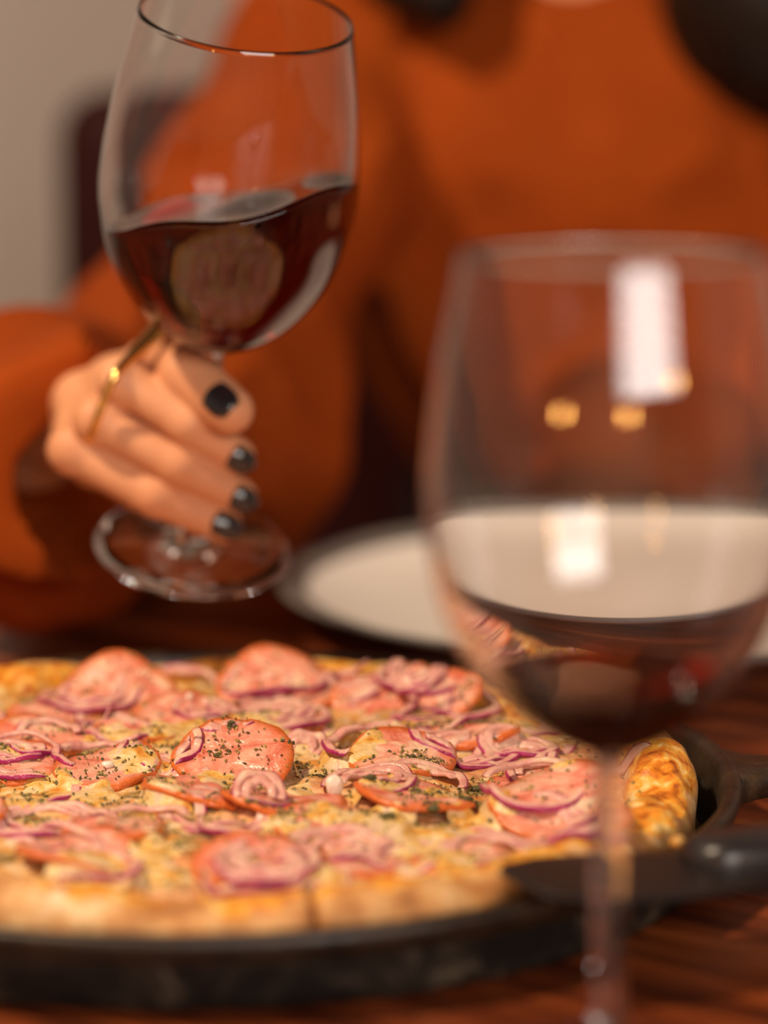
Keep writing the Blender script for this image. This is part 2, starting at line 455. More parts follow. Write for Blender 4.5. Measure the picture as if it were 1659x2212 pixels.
mesh_obj('apron', *merge(box(TX1 - TX0 - 0.1, 0.02, 0.07, (TX0 + TX1) / 2, TY0 + 0.06, T - 0.066),
    box(TX1 - TX0 - 0.1, 0.02, 0.07, (TX0 + TX1) / 2, TY1 - 0.06, T - 0.066),
    box(TX1 - TX0 - 0.1, TY1 - TY0 - 0.1, 0.008, (TX0 + TX1) / 2, (TY0 + TY1) / 2, T - 0.0345)), M_LEG, table, False)
for sx in (TX0 + 0.08, TX1 - 0.08):
    for sy in (TY0 + 0.09, TY1 - 0.09):
        mesh_obj('leg', *box(0.06, 0.06, T - 0.03, sx, sy, (T - 0.03) / 2, 0.004), M_LEG, table, False)

# ------------------------------------------------------------ cast iron pan
PX, PY = -0.060, 0.900
pan = empty('skillet', (PX, PY, T), 'shallow black cast-iron skillet holding the pizza, handle to the right', 'pan')
RIM, RIMH = 0.1805, 0.0256
prof = [(0, 0.0), (0.168, 0.0), (0.1715, 0.0012), (0.1735, 0.004), (0.1752, 0.010), (0.1766, 0.0165)]
side_n = len(prof)
prof += [(0.1775, 0.0185), (0.1800, 0.0200), (0.1808, 0.0225), (0.1806, 0.0247), (0.1795, 0.0256), (0.1770, 0.0257), (0.1752, 0.0247), (0.1742, 0.0225), (0.1728, 0.015), (0.1705, 0.008), (0.1680, 0.0052), (0.163, 0.0042), (0, 0.004)]
V, F = lathe(prof, 160)
body = mesh_obj('pan_body', V, F, M_IRON, pan, world=False)
body.data.materials.append(M_IRONSIDE)
for p in body.data.polygons:
    c = p.center
    if c.z < 0.0162 and math.hypot(c.x, c.y) > 0.169: p.material_index = 1
# handle: flares out of the rim, narrow waist, then a flat bar with a hole
def handle_mesh(length=0.15):
    xs = np.array([0.0, 0.004, 0.010, 0.018, 0.030, 0.050, 0.080, 0.110, 0.135, 0.150, 0.160])
    hw = np.array([0.030, 0.022, 0.0150, 0.0115, 0.0100, 0.0105, 0.0125, 0.0145, 0.0150, 0.0120, 0.0045])
    zt = np.array([0.0250, 0.0250, 0.0248, 0.0250, 0.0258, 0.0275, 0.0305, 0.033, 0.0345, 0.0345, 0.0345])
    th = np.array([0.011, 0.011, 0.011, 0.0105, 0.010, 0.0095, 0.009, 0.0085, 0.008, 0.007, 0.005])
    V = []; seg = 16
    for x, w_, z, t in zip(xs, hw, zt, th):
        for k in range(seg):
            a = 2 * PI * k / seg; ca, sa = math.cos(a), math.sin(a)
            e = 0.45
            V.append((x, w_ * math.copysign(abs(ca) ** e, ca), z - t / 2 + t / 2 * math.copysign(abs(sa) ** e, sa)))
    F = grid_faces(len(xs), seg); F += [tuple(reversed(range(seg))), tuple(range((len(xs) - 1) * seg, len(xs) * seg))]
    return V, F
V, F = handle_mesh(); ha = R(3)
V = [((0.1765 + x) * math.cos(ha) - y * math.sin(ha), (0.1765 + x) * math.sin(ha) + y * math.cos(ha), z) for x, y, z in V]
hd = mesh_obj('handle', V, F, M_IRON, pan, world=False)
V, F = handle_mesh()
V = [((0.1765 + x * 0.25) * -1, y * 1.3, z - 0.002) for x, y, z in V]
mesh_obj('helper_handle', V, F, M_IRON, pan, world=False)

# ------------------------------------------------------------ pizza
ZF = 0.0046
pizza = empty('pizza', (PX, PY, T + ZF), 'round cheese pizza with red onion rings and pink ham in the black skillet', 'pizza')
CUT0 = math.atan2(-0.158, 0.041)
CUTS = [CUT0 + k * PI / 4 for k in range(4)]
def Rout(th):
    c, s = np.cos(th), np.sin(th)
    return 0.1655 + 0.0022 * vnoise(c * 3 + 9, s * 3 + 4, 0, 3) + 0.0014 * vnoise(c * 9, s * 9, 0, 5)
def crest(th):
    """height of the crust's crest above the pizza's underside"""
    c, s = np.cos(th), np.sin(th)
    h = 0.0238 + 0.0036 * vnoise(c * 3.2 + 1, s * 3.2 + 2, 0, 11) + 0.0016 * vnoise(c * 8, s * 8, 0, 12)
    h = h + 0.0030 * np.clip(-s, 0, 1) ** 1.5 - 0.0012 * np.clip(s, 0, 1)
    h = h + 0.0035 * np.exp(-((np.angle(np.exp(1j * (th - R(8)))) / 0.34) ** 2))
    return h
def cutline(x, y):
    d = 1e9
    for a in CUTS:
        d = np.minimum(d, np.abs(-np.sin(a) * x + np.cos(a) * y + 0.0007 * np.sin((np.cos(a) * x + np.sin(a) * y) * 160)))
    return d
def sheet(x, y):
    """height of the cheese surface"""
    r = np.hypot(x, y)
    z = 0.0168 + 0.0024 * fbm(x * 42 + 3, y * 42, 0, 21, 3) + 0.0009 * fbm(x * 170, y * 170, 0, 25, 2)
    z = z + 0.0016 * np.exp(-(r / 0.11) ** 2)
    z = z - 0.0018 * np.exp(-(cutline(x, y) / 0.0016) ** 2)
    return z
NT = 960
th = np.linspace(0, 2 * PI, NT, endpoint=False)
Ro = Rout(th); cr = crest(th)
wcr = 0.0125 + 0.002 * vnoise(np.cos(th) * 5, np.sin(th) * 5, 0, 31)      # half width of the crust
rings = []; zone = []; burn_and_cut = []
NS = 150
for i in range(NS):
    q = (i + 0.6) / NS; r = (Ro - 2 * wcr + 0.001) * q
    x, y = r * np.cos(th), r * np.sin(th); z = sheet(x, y)
    rings.append(np.stack([x, y, z], 1)); zone.append(np.full(NT, 1.0)); burn_and_cut.append(np.zeros(NT))
phis = np.concatenate([np.linspace(R(152), R(-30), 46), np.linspace(R(-40), R(-88), 8)])
zc = 0.0095
pock = np.exp(-((np.angle(np.exp(1j * (th - R(-16)))) / 0.26) ** 2))     # browned cheese pocket at the right
for ph in phis:
    b = (cr - zc) if ph > 0 else np.full(NT, zc - 0.0004)
    cph = math.cos(ph); sph = math.sin(ph)
    a = wcr
    r = Ro - wcr + a * (math.copysign(abs(cph) ** 0.85, cph)); z = zc + b * (math.copysign(abs(sph) ** 0.8, sph))
    x, y = r * np.cos(th), r * np.sin(th)
    amp = 0.0019 * max(0.40, min(1, (sph + 0.35) * 1.4)) * (1 - 0.6 * np.exp(-((np.angle(np.exp(1j * (th - R(28)))) / 0.28) ** 2)))
    dsp = amp * (1.7 * fbm(x * 46, y * 46, z * 46, 41, 2) + 0.18 * np.abs(vnoise(x * 190, y * 190, z * 190, 44)))
    dsp = dsp + pock * 0.0016 * vnoise(x * 190, y * 190, z * 190, 47) * (1 if ph > R(35) else 0.2)
    cut = np.exp(-(cutline(x, y) / 0.0011) ** 2) * (r > 0.1)
    r = r + dsp * cph - cut * 0.005 * max(cph, 0); z = z + dsp * sph - cut * 0.010 * max(sph, 0)
    z = np.maximum(z, 0.0)
    x, y = r * np.cos(th), r * np.sin(th)
    rings.append(np.stack([x, y, z], 1))
    edge = R(80) + R(30) * vnoise(np.cos(th) * 10, np.sin(th) * 10, 0, 51) + R(14) * vnoise(np.cos(th) * 34, np.sin(th) * 34, 0, 52)
    edge = edge - R(30) * pock + R(85) * np.exp(-((np.angle(np.exp(1j * (th - R(26)))) / 0.26) ** 2))
    zn = np.clip(0.35 + (ph - edge) / R(40), 0, 0.7)
    zone.append(zn)
    bn = np.clip(vnoise(x * 75, y * 75, z * 75, 61) * 1.8 - 0.7, 0, 1) * np.clip((ph - R(20)) / R(40), 0, 1) * (0.35 + 0.65 * pock) + cut * 0.7  # burnt spots, plus a darker tone along the cut lines
    burn_and_cut.append(np.clip(bn, 0, 0.85))
n = len(rings)
V = np.concatenate(rings + [np.array([[0, 0, float(sheet(np.array(0.0), np.array(0.0)))], [0, 0, 0]])])
F = grid_faces(n, NT)
F = [tuple(reversed(f)) for f in F]
ci = n * NT
F += [(ci, j, (j + 1) % NT) for j in range(NT)] + [(ci + 1, (n - 1) * NT + (j + 1) % NT, (n - 1) * NT + j) for j in range(NT)]
F = [tuple(reversed(f)) for f in F[:(n - 1) * NT]] + F[(n - 1) * NT:]
crust = mesh_obj('cheese_and_crust', V, F, M_CRUST, pizza, world=False)
bmx = bmesh.new(); bmx.from_mesh(crust.data); bmesh.ops.recalc_face_normals(bmx, faces=bmx.faces[:]); bmx.to_mesh(crust.data); bmx.free()
set_attr(crust, 'zone', np.concatenate(zone + [np.array([1.0, 0.0])]))
set_attr(crust, 'burn_and_cut', np.concatenate(burn_and_cut + [np.zeros(2)]))

rs = np.random.RandomState(7)
def surf(x, y):
    """height incl. the rise to the crust, for draping toppings"""
    x = np.asarray(x, float); y = np.asarray(y, float)
    r = np.hypot(x, y); t = np.arctan2(y, x)
    ri = Rout(t) - 0.0265
    up = np.clip((r - ri) / 0.012, 0, 1)
    return sheet(x, y) * (1 - up) + (crest(t) + 0.0002) * up

def onion(cx, cy, Rr, a0, span, thick=0.0024, hgt=0.0026, tilt=(0, 0), lift=0.0, seed=0, squash=1.0, rot=0.0, tint=1.0):
    n = max(10, int(Rr * span / 0.0011)); m = 10
    rs_ = np.random.RandomState(seed)
    a = np.linspace(a0, a0 + span, n)
    full = span > 6.2
    ph1, ph2 = rs_.rand(2) * 6.28
    V = []; S = []
    for i, t in enumerate(a):
        e = 1.0 if full else min(1, 0.35 + min(i, n - 1 - i) / (0.12 * n + 1))
        rr = Rr * (1 + 0.05 * math.sin(2 * t + ph1) + 0.03 * math.sin(3 * t + ph2))
        for k in range(m):
            b = 2 * PI * k / m
            cb, sb = math.cos(b), math.sin(b)
            dr = thick / 2 * math.copysign(abs(cb) ** 0.6, cb); dz = hgt * e / 2 * math.copysign(abs(sb) ** 0.6, sb)
            x0 = (rr + dr) * math.cos(t); y0 = (rr + dr) * math.sin(t) * squash
            x = x0 * math.cos(rot) - y0 * math.sin(rot); y = x0 * math.sin(rot) + y0 * math.cos(rot)
            z = dz + hgt * 0.32 + tilt[0] * (x + abs(tilt[0]) * 0.0) + tilt[1] * y + 0.0005 * math.sin(5 * t + ph2)
            V.append((cx + x, cy + y, z))
            S.append((0.5 + 0.62 * cb - 0.12 * sb) * tint)
    V = np.array(V)
    hs = surf(V[:, 0], V[:, 1]); hc = float(surf(cx, cy))
    V[:, 2] += np.maximum(hs - 0.0006, 0.45 * hs + 0.55 * hc) + lift - 0.0006
    F = grid_faces(n, m)
    if full: F += [((n - 1) * m + j, (n - 1) * m + (j + 1) % m, (j + 1) % m, j) for j in range(m)]
    else: F += [tuple(reversed(range(m))), tuple(range((n - 1) * m, n * m))]
    o = mesh_obj('onion_ring', V, F, M_ONION, pizza, world=False)
    set_attr(o, 'skin', S); return o

def ham(cx, cy, r=0.019, tilt=0.0, az=0.0, lift=0.0, th_=0.0026, curl=0.0, seed=0, drape=0.6, name='ham_slice'):
    """disc tilted by tilt about the axis az (az = direction of the raised side)"""
    nr, na = 8, 44; rs_ = np.random.RandomState(seed); p1, p2, p3 = rs_.rand(3) * 6.28
    V = []; E = []
    ringsv = [(q / nr, +1) for q in range(1, nr + 1)] + [(1.015, 0)] + [(q / nr, -1) for q in range(nr, 0, -1)]
    for q, s in ringsv:
        for j in range(na):
            t = 2 * PI * j / na
            rr = r * q * (1 + 0.04 * math.sin(2 * t + p1) + 0.02 * math.sin(5 * t + p2))
            x, y = rr * math.cos(t), rr * math.sin(t)
            z = curl * (q * r) ** 2 * 60 * math.cos(2 * t + p3) + 0.0006 * math.sin(3 * t + p1) * q + s * th_ / 2 * (1 - 0.25 * q ** 6)
            V.append((x, y, z)); E.append(q ** 3)
    nrn = len(ringsv)
    V.append((0, 0, th_ / 2)); V.append((0, 0, -th_ / 2)); E += [0, 0]
    V = np.array(V)
    ax = Vector((-math.sin(az), math.cos(az), 0))
    Mx = np.array(Matrix.Rotation(-tilt, 3, ax))
    V = V @ Mx.T
    V[:, 0] += cx; V[:, 1] += cy
    hs = surf(V[:, 0], V[:, 1]); hc = float(surf(cx, cy))
    V[:, 2] += (drape * hs + (1 - drape) * hc) + lift + th_ * 0.4 + 0.55 * r * math.sin(tilt)
    F = grid_faces(nrn, na); F = [tuple(f) for f in F]
    a = nrn * na
    F += [(a, (j + 1) % na, j) for j in range(na)] + [(a + 1, (nrn - 1) * na + j, (nrn - 1) * na + (j + 1) % na) for j in range(na)]
    F = [tuple(reversed(f)) for f in F]
    F = [tuple(reversed(f)) for f in F]
    o = mesh_obj(name, V, F, M_HAM, pizza, world=False)
    b = bmesh.new(); b.from_mesh(o.data); bmesh.ops.recalc_face_normals(b, faces=b.faces[:]); b.to_mesh(o.data); b.free()
    set_attr(o, 'edge', E); return o

def loc(px, py, dz=0.0):
    """pizza-local x, y where the photo's pixel meets the height of the cheese"""
    z = T + ZF + 0.019 + dz
    d = at(px, py, 1.0) - Vector((0, 0, T + CAMH)); k_ = (z - (T + CAMH)) / d.z
    return d.x * k_ - PX, d.y * k_ - PY

# ham slices: the ones the photo singles out, then the rest
sites = []
def H_(px, py, r, tilt=0, az=90, lift=0.0, curl=0.0, drape=0.6):
    x, y = loc(px, py); sites.append((x, y, r)); ham(x, y, r, R(tilt), R(az), lift, curl=curl, seed=len(sites), drape=drape)
H_(505, 1668, 0.0205, 24, 80, 0.0012, 0.03)
H_(255, 1512, 0.0225, 24, 90, -0.0022, 0.07)
H_(600, 1500, 0.0235, 22, 92, -0.0020, 0.07)
H_(830, 1510, 0.0200, 22, 80, -0.0014, 0.09)
H_(955, 1520, 0.0165, 28, 60, -0.0004, 0.12)
H_(120, 1530, 0.0180, 8, 90, -0.0010, 0.10)
H_(870, 1655, 0.0185, 14, 100, 0.0016, 0.08)
H_(1185, 1760, 0.0200, 18, 60, 0.0022, 0.10)
H_(1250, 1800, 0.0170, 8, 30, 0.0004, 0.05)
H_(165, 1850, 0.0195, 7, 200, 0.0010, 0.12)
H_(560, 1870, 0.0200, 6, 100, 0.0010, 0.08)
H_(90, 1600, 0.0190, 8, 120, 0.0008, 0.05)
H_(230, 1665, 0.0190, 7, 60, 0.0006, 0.05)
H_(1010, 1860, 0.017, 5, 90, -0.0002, 0.03)
tries = 0
while len(sites) < 30 and tries < 4000:
    tries += 1
    a = rs.rand() * 2 * PI; r = 0.116 * math.sqrt(rs.rand()); x, y = r * math.cos(a), r * math.sin(a)
    rad = 0.0155 + 0.006 * rs.rand()
    if all(math.hypot(x - p[0], y - p[1]) > 0.85 * (rad + p[2]) * 0.78 for p in sites):
        sites.append((x, y, rad))
        ham(x, y, rad, R(rs.uniform(0, 10)), rs.rand() * 6.28, rs.uniform(-0.0012, 0.0006), curl=rs.uniform(-0.05, 0.08), seed=tries, drape=0.85)

# onion: sliced rounds of nested rings, then loose arcs
from mathutils.bvhtree import BVHTree
GN = 360; GE = 0.172; gx = np.linspace(-GE, GE, GN)
def top_tree():
    allV = []; allF = []
    for o in pizza.children:
        if o.name.startswith(('onion', 'ham', 'melted', 'cheese')):
            me = o.data; off = len(allV)
            co = np.empty(len(me.vertices) * 3); me.vertices.foreach_get('co', co); allV += co.reshape(-1, 3).tolist()
            allF += [tuple(i + off for i in p.vertices) for p in me.polygons]
    return BVHTree.FromPolygons(allV, allF)
def top_grid(tr):
    Z = np.full((GN, GN), 0.017); dn = Vector((0, 0, -1))
    for i, x in enumerate(gx):
        for j, y in enumerate(gx):
            if x * x + y * y < 0.029:
                h = tr.ray_cast(Vector((x, y, 0.08)), dn)
                if h[0] is not None: Z[i, j] = h[0].z
    for _ in range(2):
        Z = (Z + np.roll(Z, 1, 0) + np.roll(Z, -1, 0) + np.roll(Z, 1, 1) + np.roll(Z, -1, 1)) / 5
    return Z
def gz(Z, x, y):
    u = np.clip((np.asarray(x) + GE) / (2 * GE) * (GN - 1), 0, GN - 1.001); v = np.clip((np.asarray(y) + GE) / (2 * GE) * (GN - 1), 0, GN - 1.001)
    i, j = u.astype(int), v.astype(int); a, b = u - i, v - j
    return Z[i, j] * (1 - a) * (1 - b) + Z[i + 1, j] * a * (1 - b) + Z[i, j + 1] * (1 - a) * b + Z[i + 1, j + 1] * a * b
base_surf = surf
ZG = top_grid(top_tree())
surf = lambda x, y: gz(ZG, x, y)
cnt = [0]
def round_(x, y, R0, n, rot=None, span=2 * PI, sq=None, tilt=(0, 0), lift=0.0008, thick=0.0030):
    rot = rs.rand() * 6.28 if rot is None else rot; sq = rs.uniform(0.75, 1) if sq is None else sq
    Rr = R0
    for i in range(n):
        if Rr < 0.0022: break
        cnt[0] += 1
        sp = span if i % 2 == 0 or rs.rand() < 0.6 else span * rs.uniform(0.5, 0.9)
        if sp < 6.2: a0 = rs.rand() * 6.28 if span > 6.2 else -sp / 2
        else: a0 = 0
        onion(x, y, Rr, a0, sp, thick * rs.uniform(0.85, 1.1), rs.uniform(0.0015, 0.0022), tilt, lift + 0.0003 * i * rs.rand(), seed=cnt[0], squash=sq, rot=rot, tint=1.0 if i == 0 else rs.uniform(0.58, 0.82))
        Rr -= thick * rs.uniform(0.86, 1.04)
def O_(px, py, R0, n, span=360, rot=0, sq=0.9, tilt=(0, 0), lift=0.0012, thick=0.0038):
    lift *= 0.35; R0 *= 1.12
    x, y = loc(px, py); round_(x, y, R0, n, R(rot), R(span) if span < 360 else 2 * PI, sq, tilt, lift, thick)
O_(195, 1640, 0.0140, 1, 300, 100, 0.8, lift=0.0022)
O_(355, 1655, 0.0105, 2, 360, 0, 0.95, lift=0.002)
O_(590, 1500, 0.0180, 1, 330, 20, 0.8, tilt=(0, -0.1), lift=0.001)
O_(565, 1505, 0.0120, 2, 250, 20, 0.75, tilt=(0, -0.1), lift=0.001)
O_(775, 1500, 0.0150, 2, 220, 190, 0.7, tilt=(0.25, 0.35), lift=0.005)
O_(900, 1500, 0.0130, 2, 240, 260, 0.7, tilt=(0, 0.2), lift=0.005)
O_(210, 1560, 0.0110, 1, 200, 250, 0.5, tilt=(0.5, 0.5), lift=0.006)
O_(390, 1490, 0.0200, 1, 150, 90, 0.7, tilt=(0.0, 0.15), lift=0.005)
O_(105, 1600, 0.0110, 1, 180, 90, 0.8, lift=0.004)
O_(1010, 1625, 0.0170, 4, 290, 230, 0.9, lift=0.0022)
O_(1120, 1615, 0.0120, 2, 360, 0, 0.8, lift=0.002)
O_(830, 1640, 0.0190, 1, 130, 165, 0.8, lift=0.0045)
O_(800, 1705, 0.0150, 3, 260, 60, 0.9, lift=0.002)
O_(905, 1700, 0.0160, 2, 150, 60, 0.8, lift=0.002)
O_(1190, 1690, 0.0150, 2, 200, 120, 0.8, lift=0.002)
O_(1170, 1735, 0.0230, 1, 120, 100, 0.7, lift=0.004)
O_(1190, 1800, 0.0180, 1, 140, 290, 0.8, lift=0.0035)
O_(575, 1880, 0.0150, 3, 300, 270, 0.85, lift=0.003)
O_(545, 1905, 0.0200, 1, 170, 275, 0.7, lift=0.0036)
O_(560, 1755, 0.0085, 2, 200, 90, 0.8, tilt=(0, 0.5), lift=0.0035)
O_(650, 1620, 0.0080, 2, 200, 60, 0.8, tilt=(0.1, 0.4), lift=0.003)
O_(100, 1800, 0.0300, 1, 100, 80, 0.6, lift=0.0025)
O_(290, 1800, 0.0220, 1, 110, 80, 0.6, lift=0.0025)
O_(60, 1660, 0.0140, 2, 200, 200, 0.9, lift=0.002)
O_(20, 1640, 0.0100, 2, 360, 0, 0.9, lift=0.002)
O_(110, 1705, 0.0180, 1, 100, 250, 0.8, lift=0.002)
O_(740, 1835, 0.0180, 2, 160, 100, 0.8, lift=0.002)
O_(880, 1830, 0.0200, 1, 160, 270, 0.7, lift=0.002)
O_(960, 1800, 0.0130, 1, 120, 0, 0.8, lift=0.002)
O_(380, 1640, 0.0030, 1, 120, 0, 0.9, lift=0.004)
k = 0
while k < 62:
    a = rs.rand() * 2 * PI; r = 0.140 * math.sqrt(rs.rand()); x, y = r * math.cos(a), r * math.sin(a)
    kind = rs.rand()
    if kind < 0.5: round_(x, y, rs.uniform(0.011, 0.021), rs.randint(2, 4), span=2 * PI if rs.rand() < .4 else R(rs.uniform(140, 300)), lift=rs.uniform(-0.0008, 0.0004), thick=rs.uniform(0.0030, 0.0046))
    else: round_(x, y, rs.uniform(0.010, 0.024), 1, span=R(rs.uniform(70, 220)), lift=rs.uniform(-0.0006, 0.0008), thick=rs.uniform(0.0022, 0.0042), tilt=(rs.uniform(-.12, .12), rs.uniform(-.12, .12)))
    k += 1

# melted cheese puddles lying over parts of the toppings
def puddle(cx, cy, r, seed, lift):
    nr, na = 10, 40; V = []
    for q in range(1, nr + 1):
        for j in range(na):
            t = 2 * PI * j / na; u = q / nr
            rr = r * u * (1 + 0.35 * float(vnoise(math.cos(t) * 1.6 + seed, math.sin(t) * 1.6, 0, 5)) + 0.2 * float(vnoise(math.cos(t) * 4 + seed, math.sin(t) * 4, 0, 6)))
            V.append((cx + rr * math.cos(t), cy + rr * math.sin(t), 0.0026 * (1 - u ** 3) - 0.0018))
    V.append((cx, cy, 0.0026 - 0.0018)); V = np.array(V)
    V[:, 2] += surf(V[:, 0], V[:, 1]) + lift + 0.0008 * fbm(V[:, 0] * 150, V[:, 1] * 150, 0, 9, 2)
    F = grid_faces(nr, na); a = nr * na
    F = F + [(a, j, (j + 1) % na) for j in range(na)]
    o = mesh_obj('melted_cheese', V, F, M_MELT, pizza, world=False)
    b = bmesh.new(); b.from_mesh(o.data); bmesh.ops.recalc_face_normals(b, faces=b.faces[:]); b.to_mesh(o.data); b.free()
ZG2 = 0.55 * top_grid(top_tree()) + 0.45 * ZG
surf = lambda x, y: gz(ZG2, x, y)
for i in range(70):
    a = rs.rand() * 2 * PI; r = 0.14 * math.sqrt(rs.rand())
    if r * math.sin(a) > 0.085 or math.hypot(r * math.cos(a) - sites[0][0], r * math.sin(a) - sites[0][1]) < 0.026: continue
    puddle(r * math.cos(a), r * math.sin(a), rs.uniform(0.005, 0.014), i * 3.7, rs.uniform(-0.0004, 0.0008))
for px, py, r in ((700, 1660, 0.012), (620, 1705, 0.013), (330, 1740, 0.013), (1085, 1665, 0.008), (860, 1790, 0.017), (740, 1775, 0.013), (480, 1700, 0.012), (330, 1870, 0.010), (760, 1600, 0.013), (560, 1590, 0.016), (380, 1580, 0.014), (930, 1560, 0.011)):
    x, y = loc(px, py); puddle(x, y, r, px, 0.0006)

ZG3 = top_grid(top_tree()); clumps = []
surf = lambda x, y: gz(ZG3, x, y)
# loose bits: garlic, herb clumps, herb flakes
def blob(name, px, py, r, m, sc=(1, 1, 1), seed=0, dz=0.004, label=None):
    x, y = loc(px, py, dz)
    bm = bmesh.new(); bmesh.ops.create_icosphere(bm, subdivisions=3, radius=1)
    V = np.array([v.co[:] for v in bm.verts]); F = [[v.index for v in f.verts] for f in bm.faces]; bm.free()
    V = V * (1 + 0.28 * fbm(V[:, 0] * 1.6 + seed, V[:, 1] * 1.6, V[:, 2] * 1.6, seed, 3))[:, None] * np.array(sc) * r
    V += np.array([x, y, float(surf(x, y)) + dz])
    o = mesh_obj(name, V, F, m, pizza, world=False)
    if label: o['label'] = label
    return o
blob('garlic_piece', 723, 1700, 0.0034, M_GARLIC, (0.9, 0.8, 1.05), 3, 0.0030, 'white chunk of garlic')
blob('garlic_piece', 520, 1625, 0.0020, M_GARLIC, (1, 1, 0.9), 8, 0.0015)
blob('garlic_piece', 410, 1525, 0.0014, M_GARLIC, (1, 1, 0.9), 9, 0.001)
blob('garlic_piece', 232, 1665, 0.0017, M_GARLIC, (1.2, 1, 0.7), 10, 0.001)
surf = lambda x, y: gz(ZG3, x, y)
for i, (px, py, r) in enumerate(((418, 1600, 0.0028), (500, 1640, 0.0018), (1035, 1690, 0.0030), (800, 1715, 0.0026), (290, 1740, 0.0030), (900, 1570, 0.0026), (1010, 1725, 0.0026), (935, 1760, 0.003), (470, 1665, 0.0017), (890, 1660, 0.0016), (540, 1760, 0.002), (840, 1780, 0.003))):
    blob('herb_clump', px, py, r * 0.62, M_HERB, (1.3, 0.9, 0.7), 20 + i, 0.0006); clumps.append(loc(px, py))
set_names = [o for o in C.objects if o.name.startswith('herb_clump')]
for i, o in enumerate(set_names):
    set_attr(o, 'tone', 0.15 + 0.25 * np.random.RandomState(i).rand(len(o.data.vertices)))
NF = 5200
a = rs.rand(NF) * 2 * PI; r = 0.149 * np.sqrt(rs.rand(NF)); hx, hy = r * np.cos(a), r * np.sin(a)
dens = fbm(hx * 55, hy * 55, 0, 77, 2); keep = dens > rs.uniform(-0.6, 0.45, NF); hx, hy = hx[keep], hy[keep]
bpy.context.view_layer.update()
for cx_, cy_ in clumps + [(q[0], q[1]) for q in rs.uniform(-0.1, 0.1, (40, 2))]:
    n_ = rs.randint(18, 40); hx = np.concatenate([hx, cx_ + rs.normal(0, 0.0028, n_)]); hy = np.concatenate([hy, cy_ + rs.normal(0, 0.0028, n_)])
tree = top_tree()
V = []; F = []; tone = []
for x, y in zip(hx, hy):
    hit = tree.ray_cast(Vector((x, y, 0.06)), Vector((0, 0, -1)))
    if hit[0] is None: continue
    p, nrm = hit[0], hit[1]
    L = rs.uniform(0.0004, 0.0014) * (1.5 if rs.rand() < 0.07 else 1); W = L * rs.uniform(0.25, 0.6); t = rs.rand() * 6.28
    q = nrm.to_track_quat('Z', 'Y') @ Quaternion((0, 0, 1), t) @ Quaternion((0, 1, 0), rs.uniform(-0.5, 0.5))
    tn = rs.rand() ** 0.9; th2 = 0.00022
    pts = [(-L, 0, 0), (0, -W, th2), (L, 0, 0), (0, W, th2), (0, 0, 3 * th2), (0, 0, -th2)]
    o_ = len(V); V += [tuple(p + nrm * 0.0003 + q @ Vector(s)) for s in pts]
    F += [(o_, o_ + 1, o_ + 4), (o_ + 1, o_ + 2, o_ + 4), (o_ + 2, o_ + 3, o_ + 4), (o_ + 3, o_, o_ + 4), (o_ + 1, o_, o_ + 5), (o_ + 2, o_ + 1, o_ + 5), (o_ + 3, o_ + 2, o_ + 5), (o_, o_ + 3, o_ + 5)]
    tone += [tn] * 6
hb = mesh_obj('herb_flakes', V, F, M_HERB, pizza, False, world=False); hb['kind'] = 'stuff'; hb['label'] = 'sprinkled dried green herbs'
set_attr(hb, 'tone', tone)
# crumbs on the pan's edge by the right-hand crust
for i, (ang_, r_, z_) in enumerate(((-21, 0.1705, 0.010), (-25, 0.1720, 0.014), (-32, 0.1775, 0.0268), (-17, 0.1700, 0.008))):
    bm = bmesh.new(); bmesh.ops.create_icosphere(bm, subdivisions=2, radius=0.0026)
    V = np.array([v.co[:] for v in bm.verts]); F = [[v.index for v in f.verts] for f in bm.faces]; bm.free()
    V = V * (1 + 0.3 * fbm(V[:, 0] * 500 + i, V[:, 1] * 500, V[:, 2] * 500, i, 2))[:, None]
    V += np.array([PX + r_ * math.cos(R(ang_)), PY + r_ * math.sin(R(ang_)), T + z_])
    cr_ = mesh_obj('crumb', V, F, M_CRUST); set_attr(cr_, 'zone', [0.4] * len(V)); set_attr(cr_, 'burn_and_cut', [0.1] * len(V))
    if i == 2: tag(cr_, 'golden crumb lying on top of the skillet rim at the lower right', 'crumb')
    else: tag(cr_, 'brown crust crumb fallen into the gap between pizza edge and skillet wall', 'crumb', 'crumbs in the gap beside the pizza')

# ------------------------------------------------------------ wine glasses
GT = 0.1300; SB = 0.0880; GR = 0.0472          # bowl height, bowl start, bowl radius
prof_o = [(0, .09), (.015, .19), (.05, .38), (.10, .555), (.16, .70), (.23, .82), (.31, .915), (.39, .965), (.47, 1.0), (.55, .998), (.62, .985), (.77, .935), (.90, .865), (1.0, .805)]
def fo(t): 
    T_, R_ = zip(*prof_o); return float(np.interp(t, T_, R_)) * GR
prof_s = spline([(r * GR, SB + t * GT) for t, r in prof_o], 60)
def glass_profile():
    foot = [(0, 0.0), (0.030, 0.0), (0.0375, 0.0003), (0.0385, 0.0012), (0.0378, 0.0022), (0.030, 0.0034), (0.018, 0.0050), (0.009, 0.0072), (0.0055, 0.0110), (0.0044, 0.0180), (0.0042, 0.050), (0.0042, 0.074), (0.0043, 0.085)]
    outer = [tuple(p) for p in prof_s]
    inner = []
    for i in range(len(prof_s) - 1, -1, -1):
        r, z = prof_s[i]; t = (z - SB) / GT
        w_ = 0.0007 + 0.0020 * (1 - t) ** 3
        nr = r - w_
        nz = z + (0.0025 * (1 - t) ** 6)
        if nr > 0.002: inner.append((nr, nz))
    rim = [(prof_s[-1][0] - 0.00045, prof_s[-1][1] + 0.0004)]
    zb = inner[-1][1]
    inner += [(inner[-1][0] * 0.6, zb - 0.0012), (0, zb - 0.0017)]
    return foot + outer + rim + inner, inner
GPROF, GINNER = glass_profile()
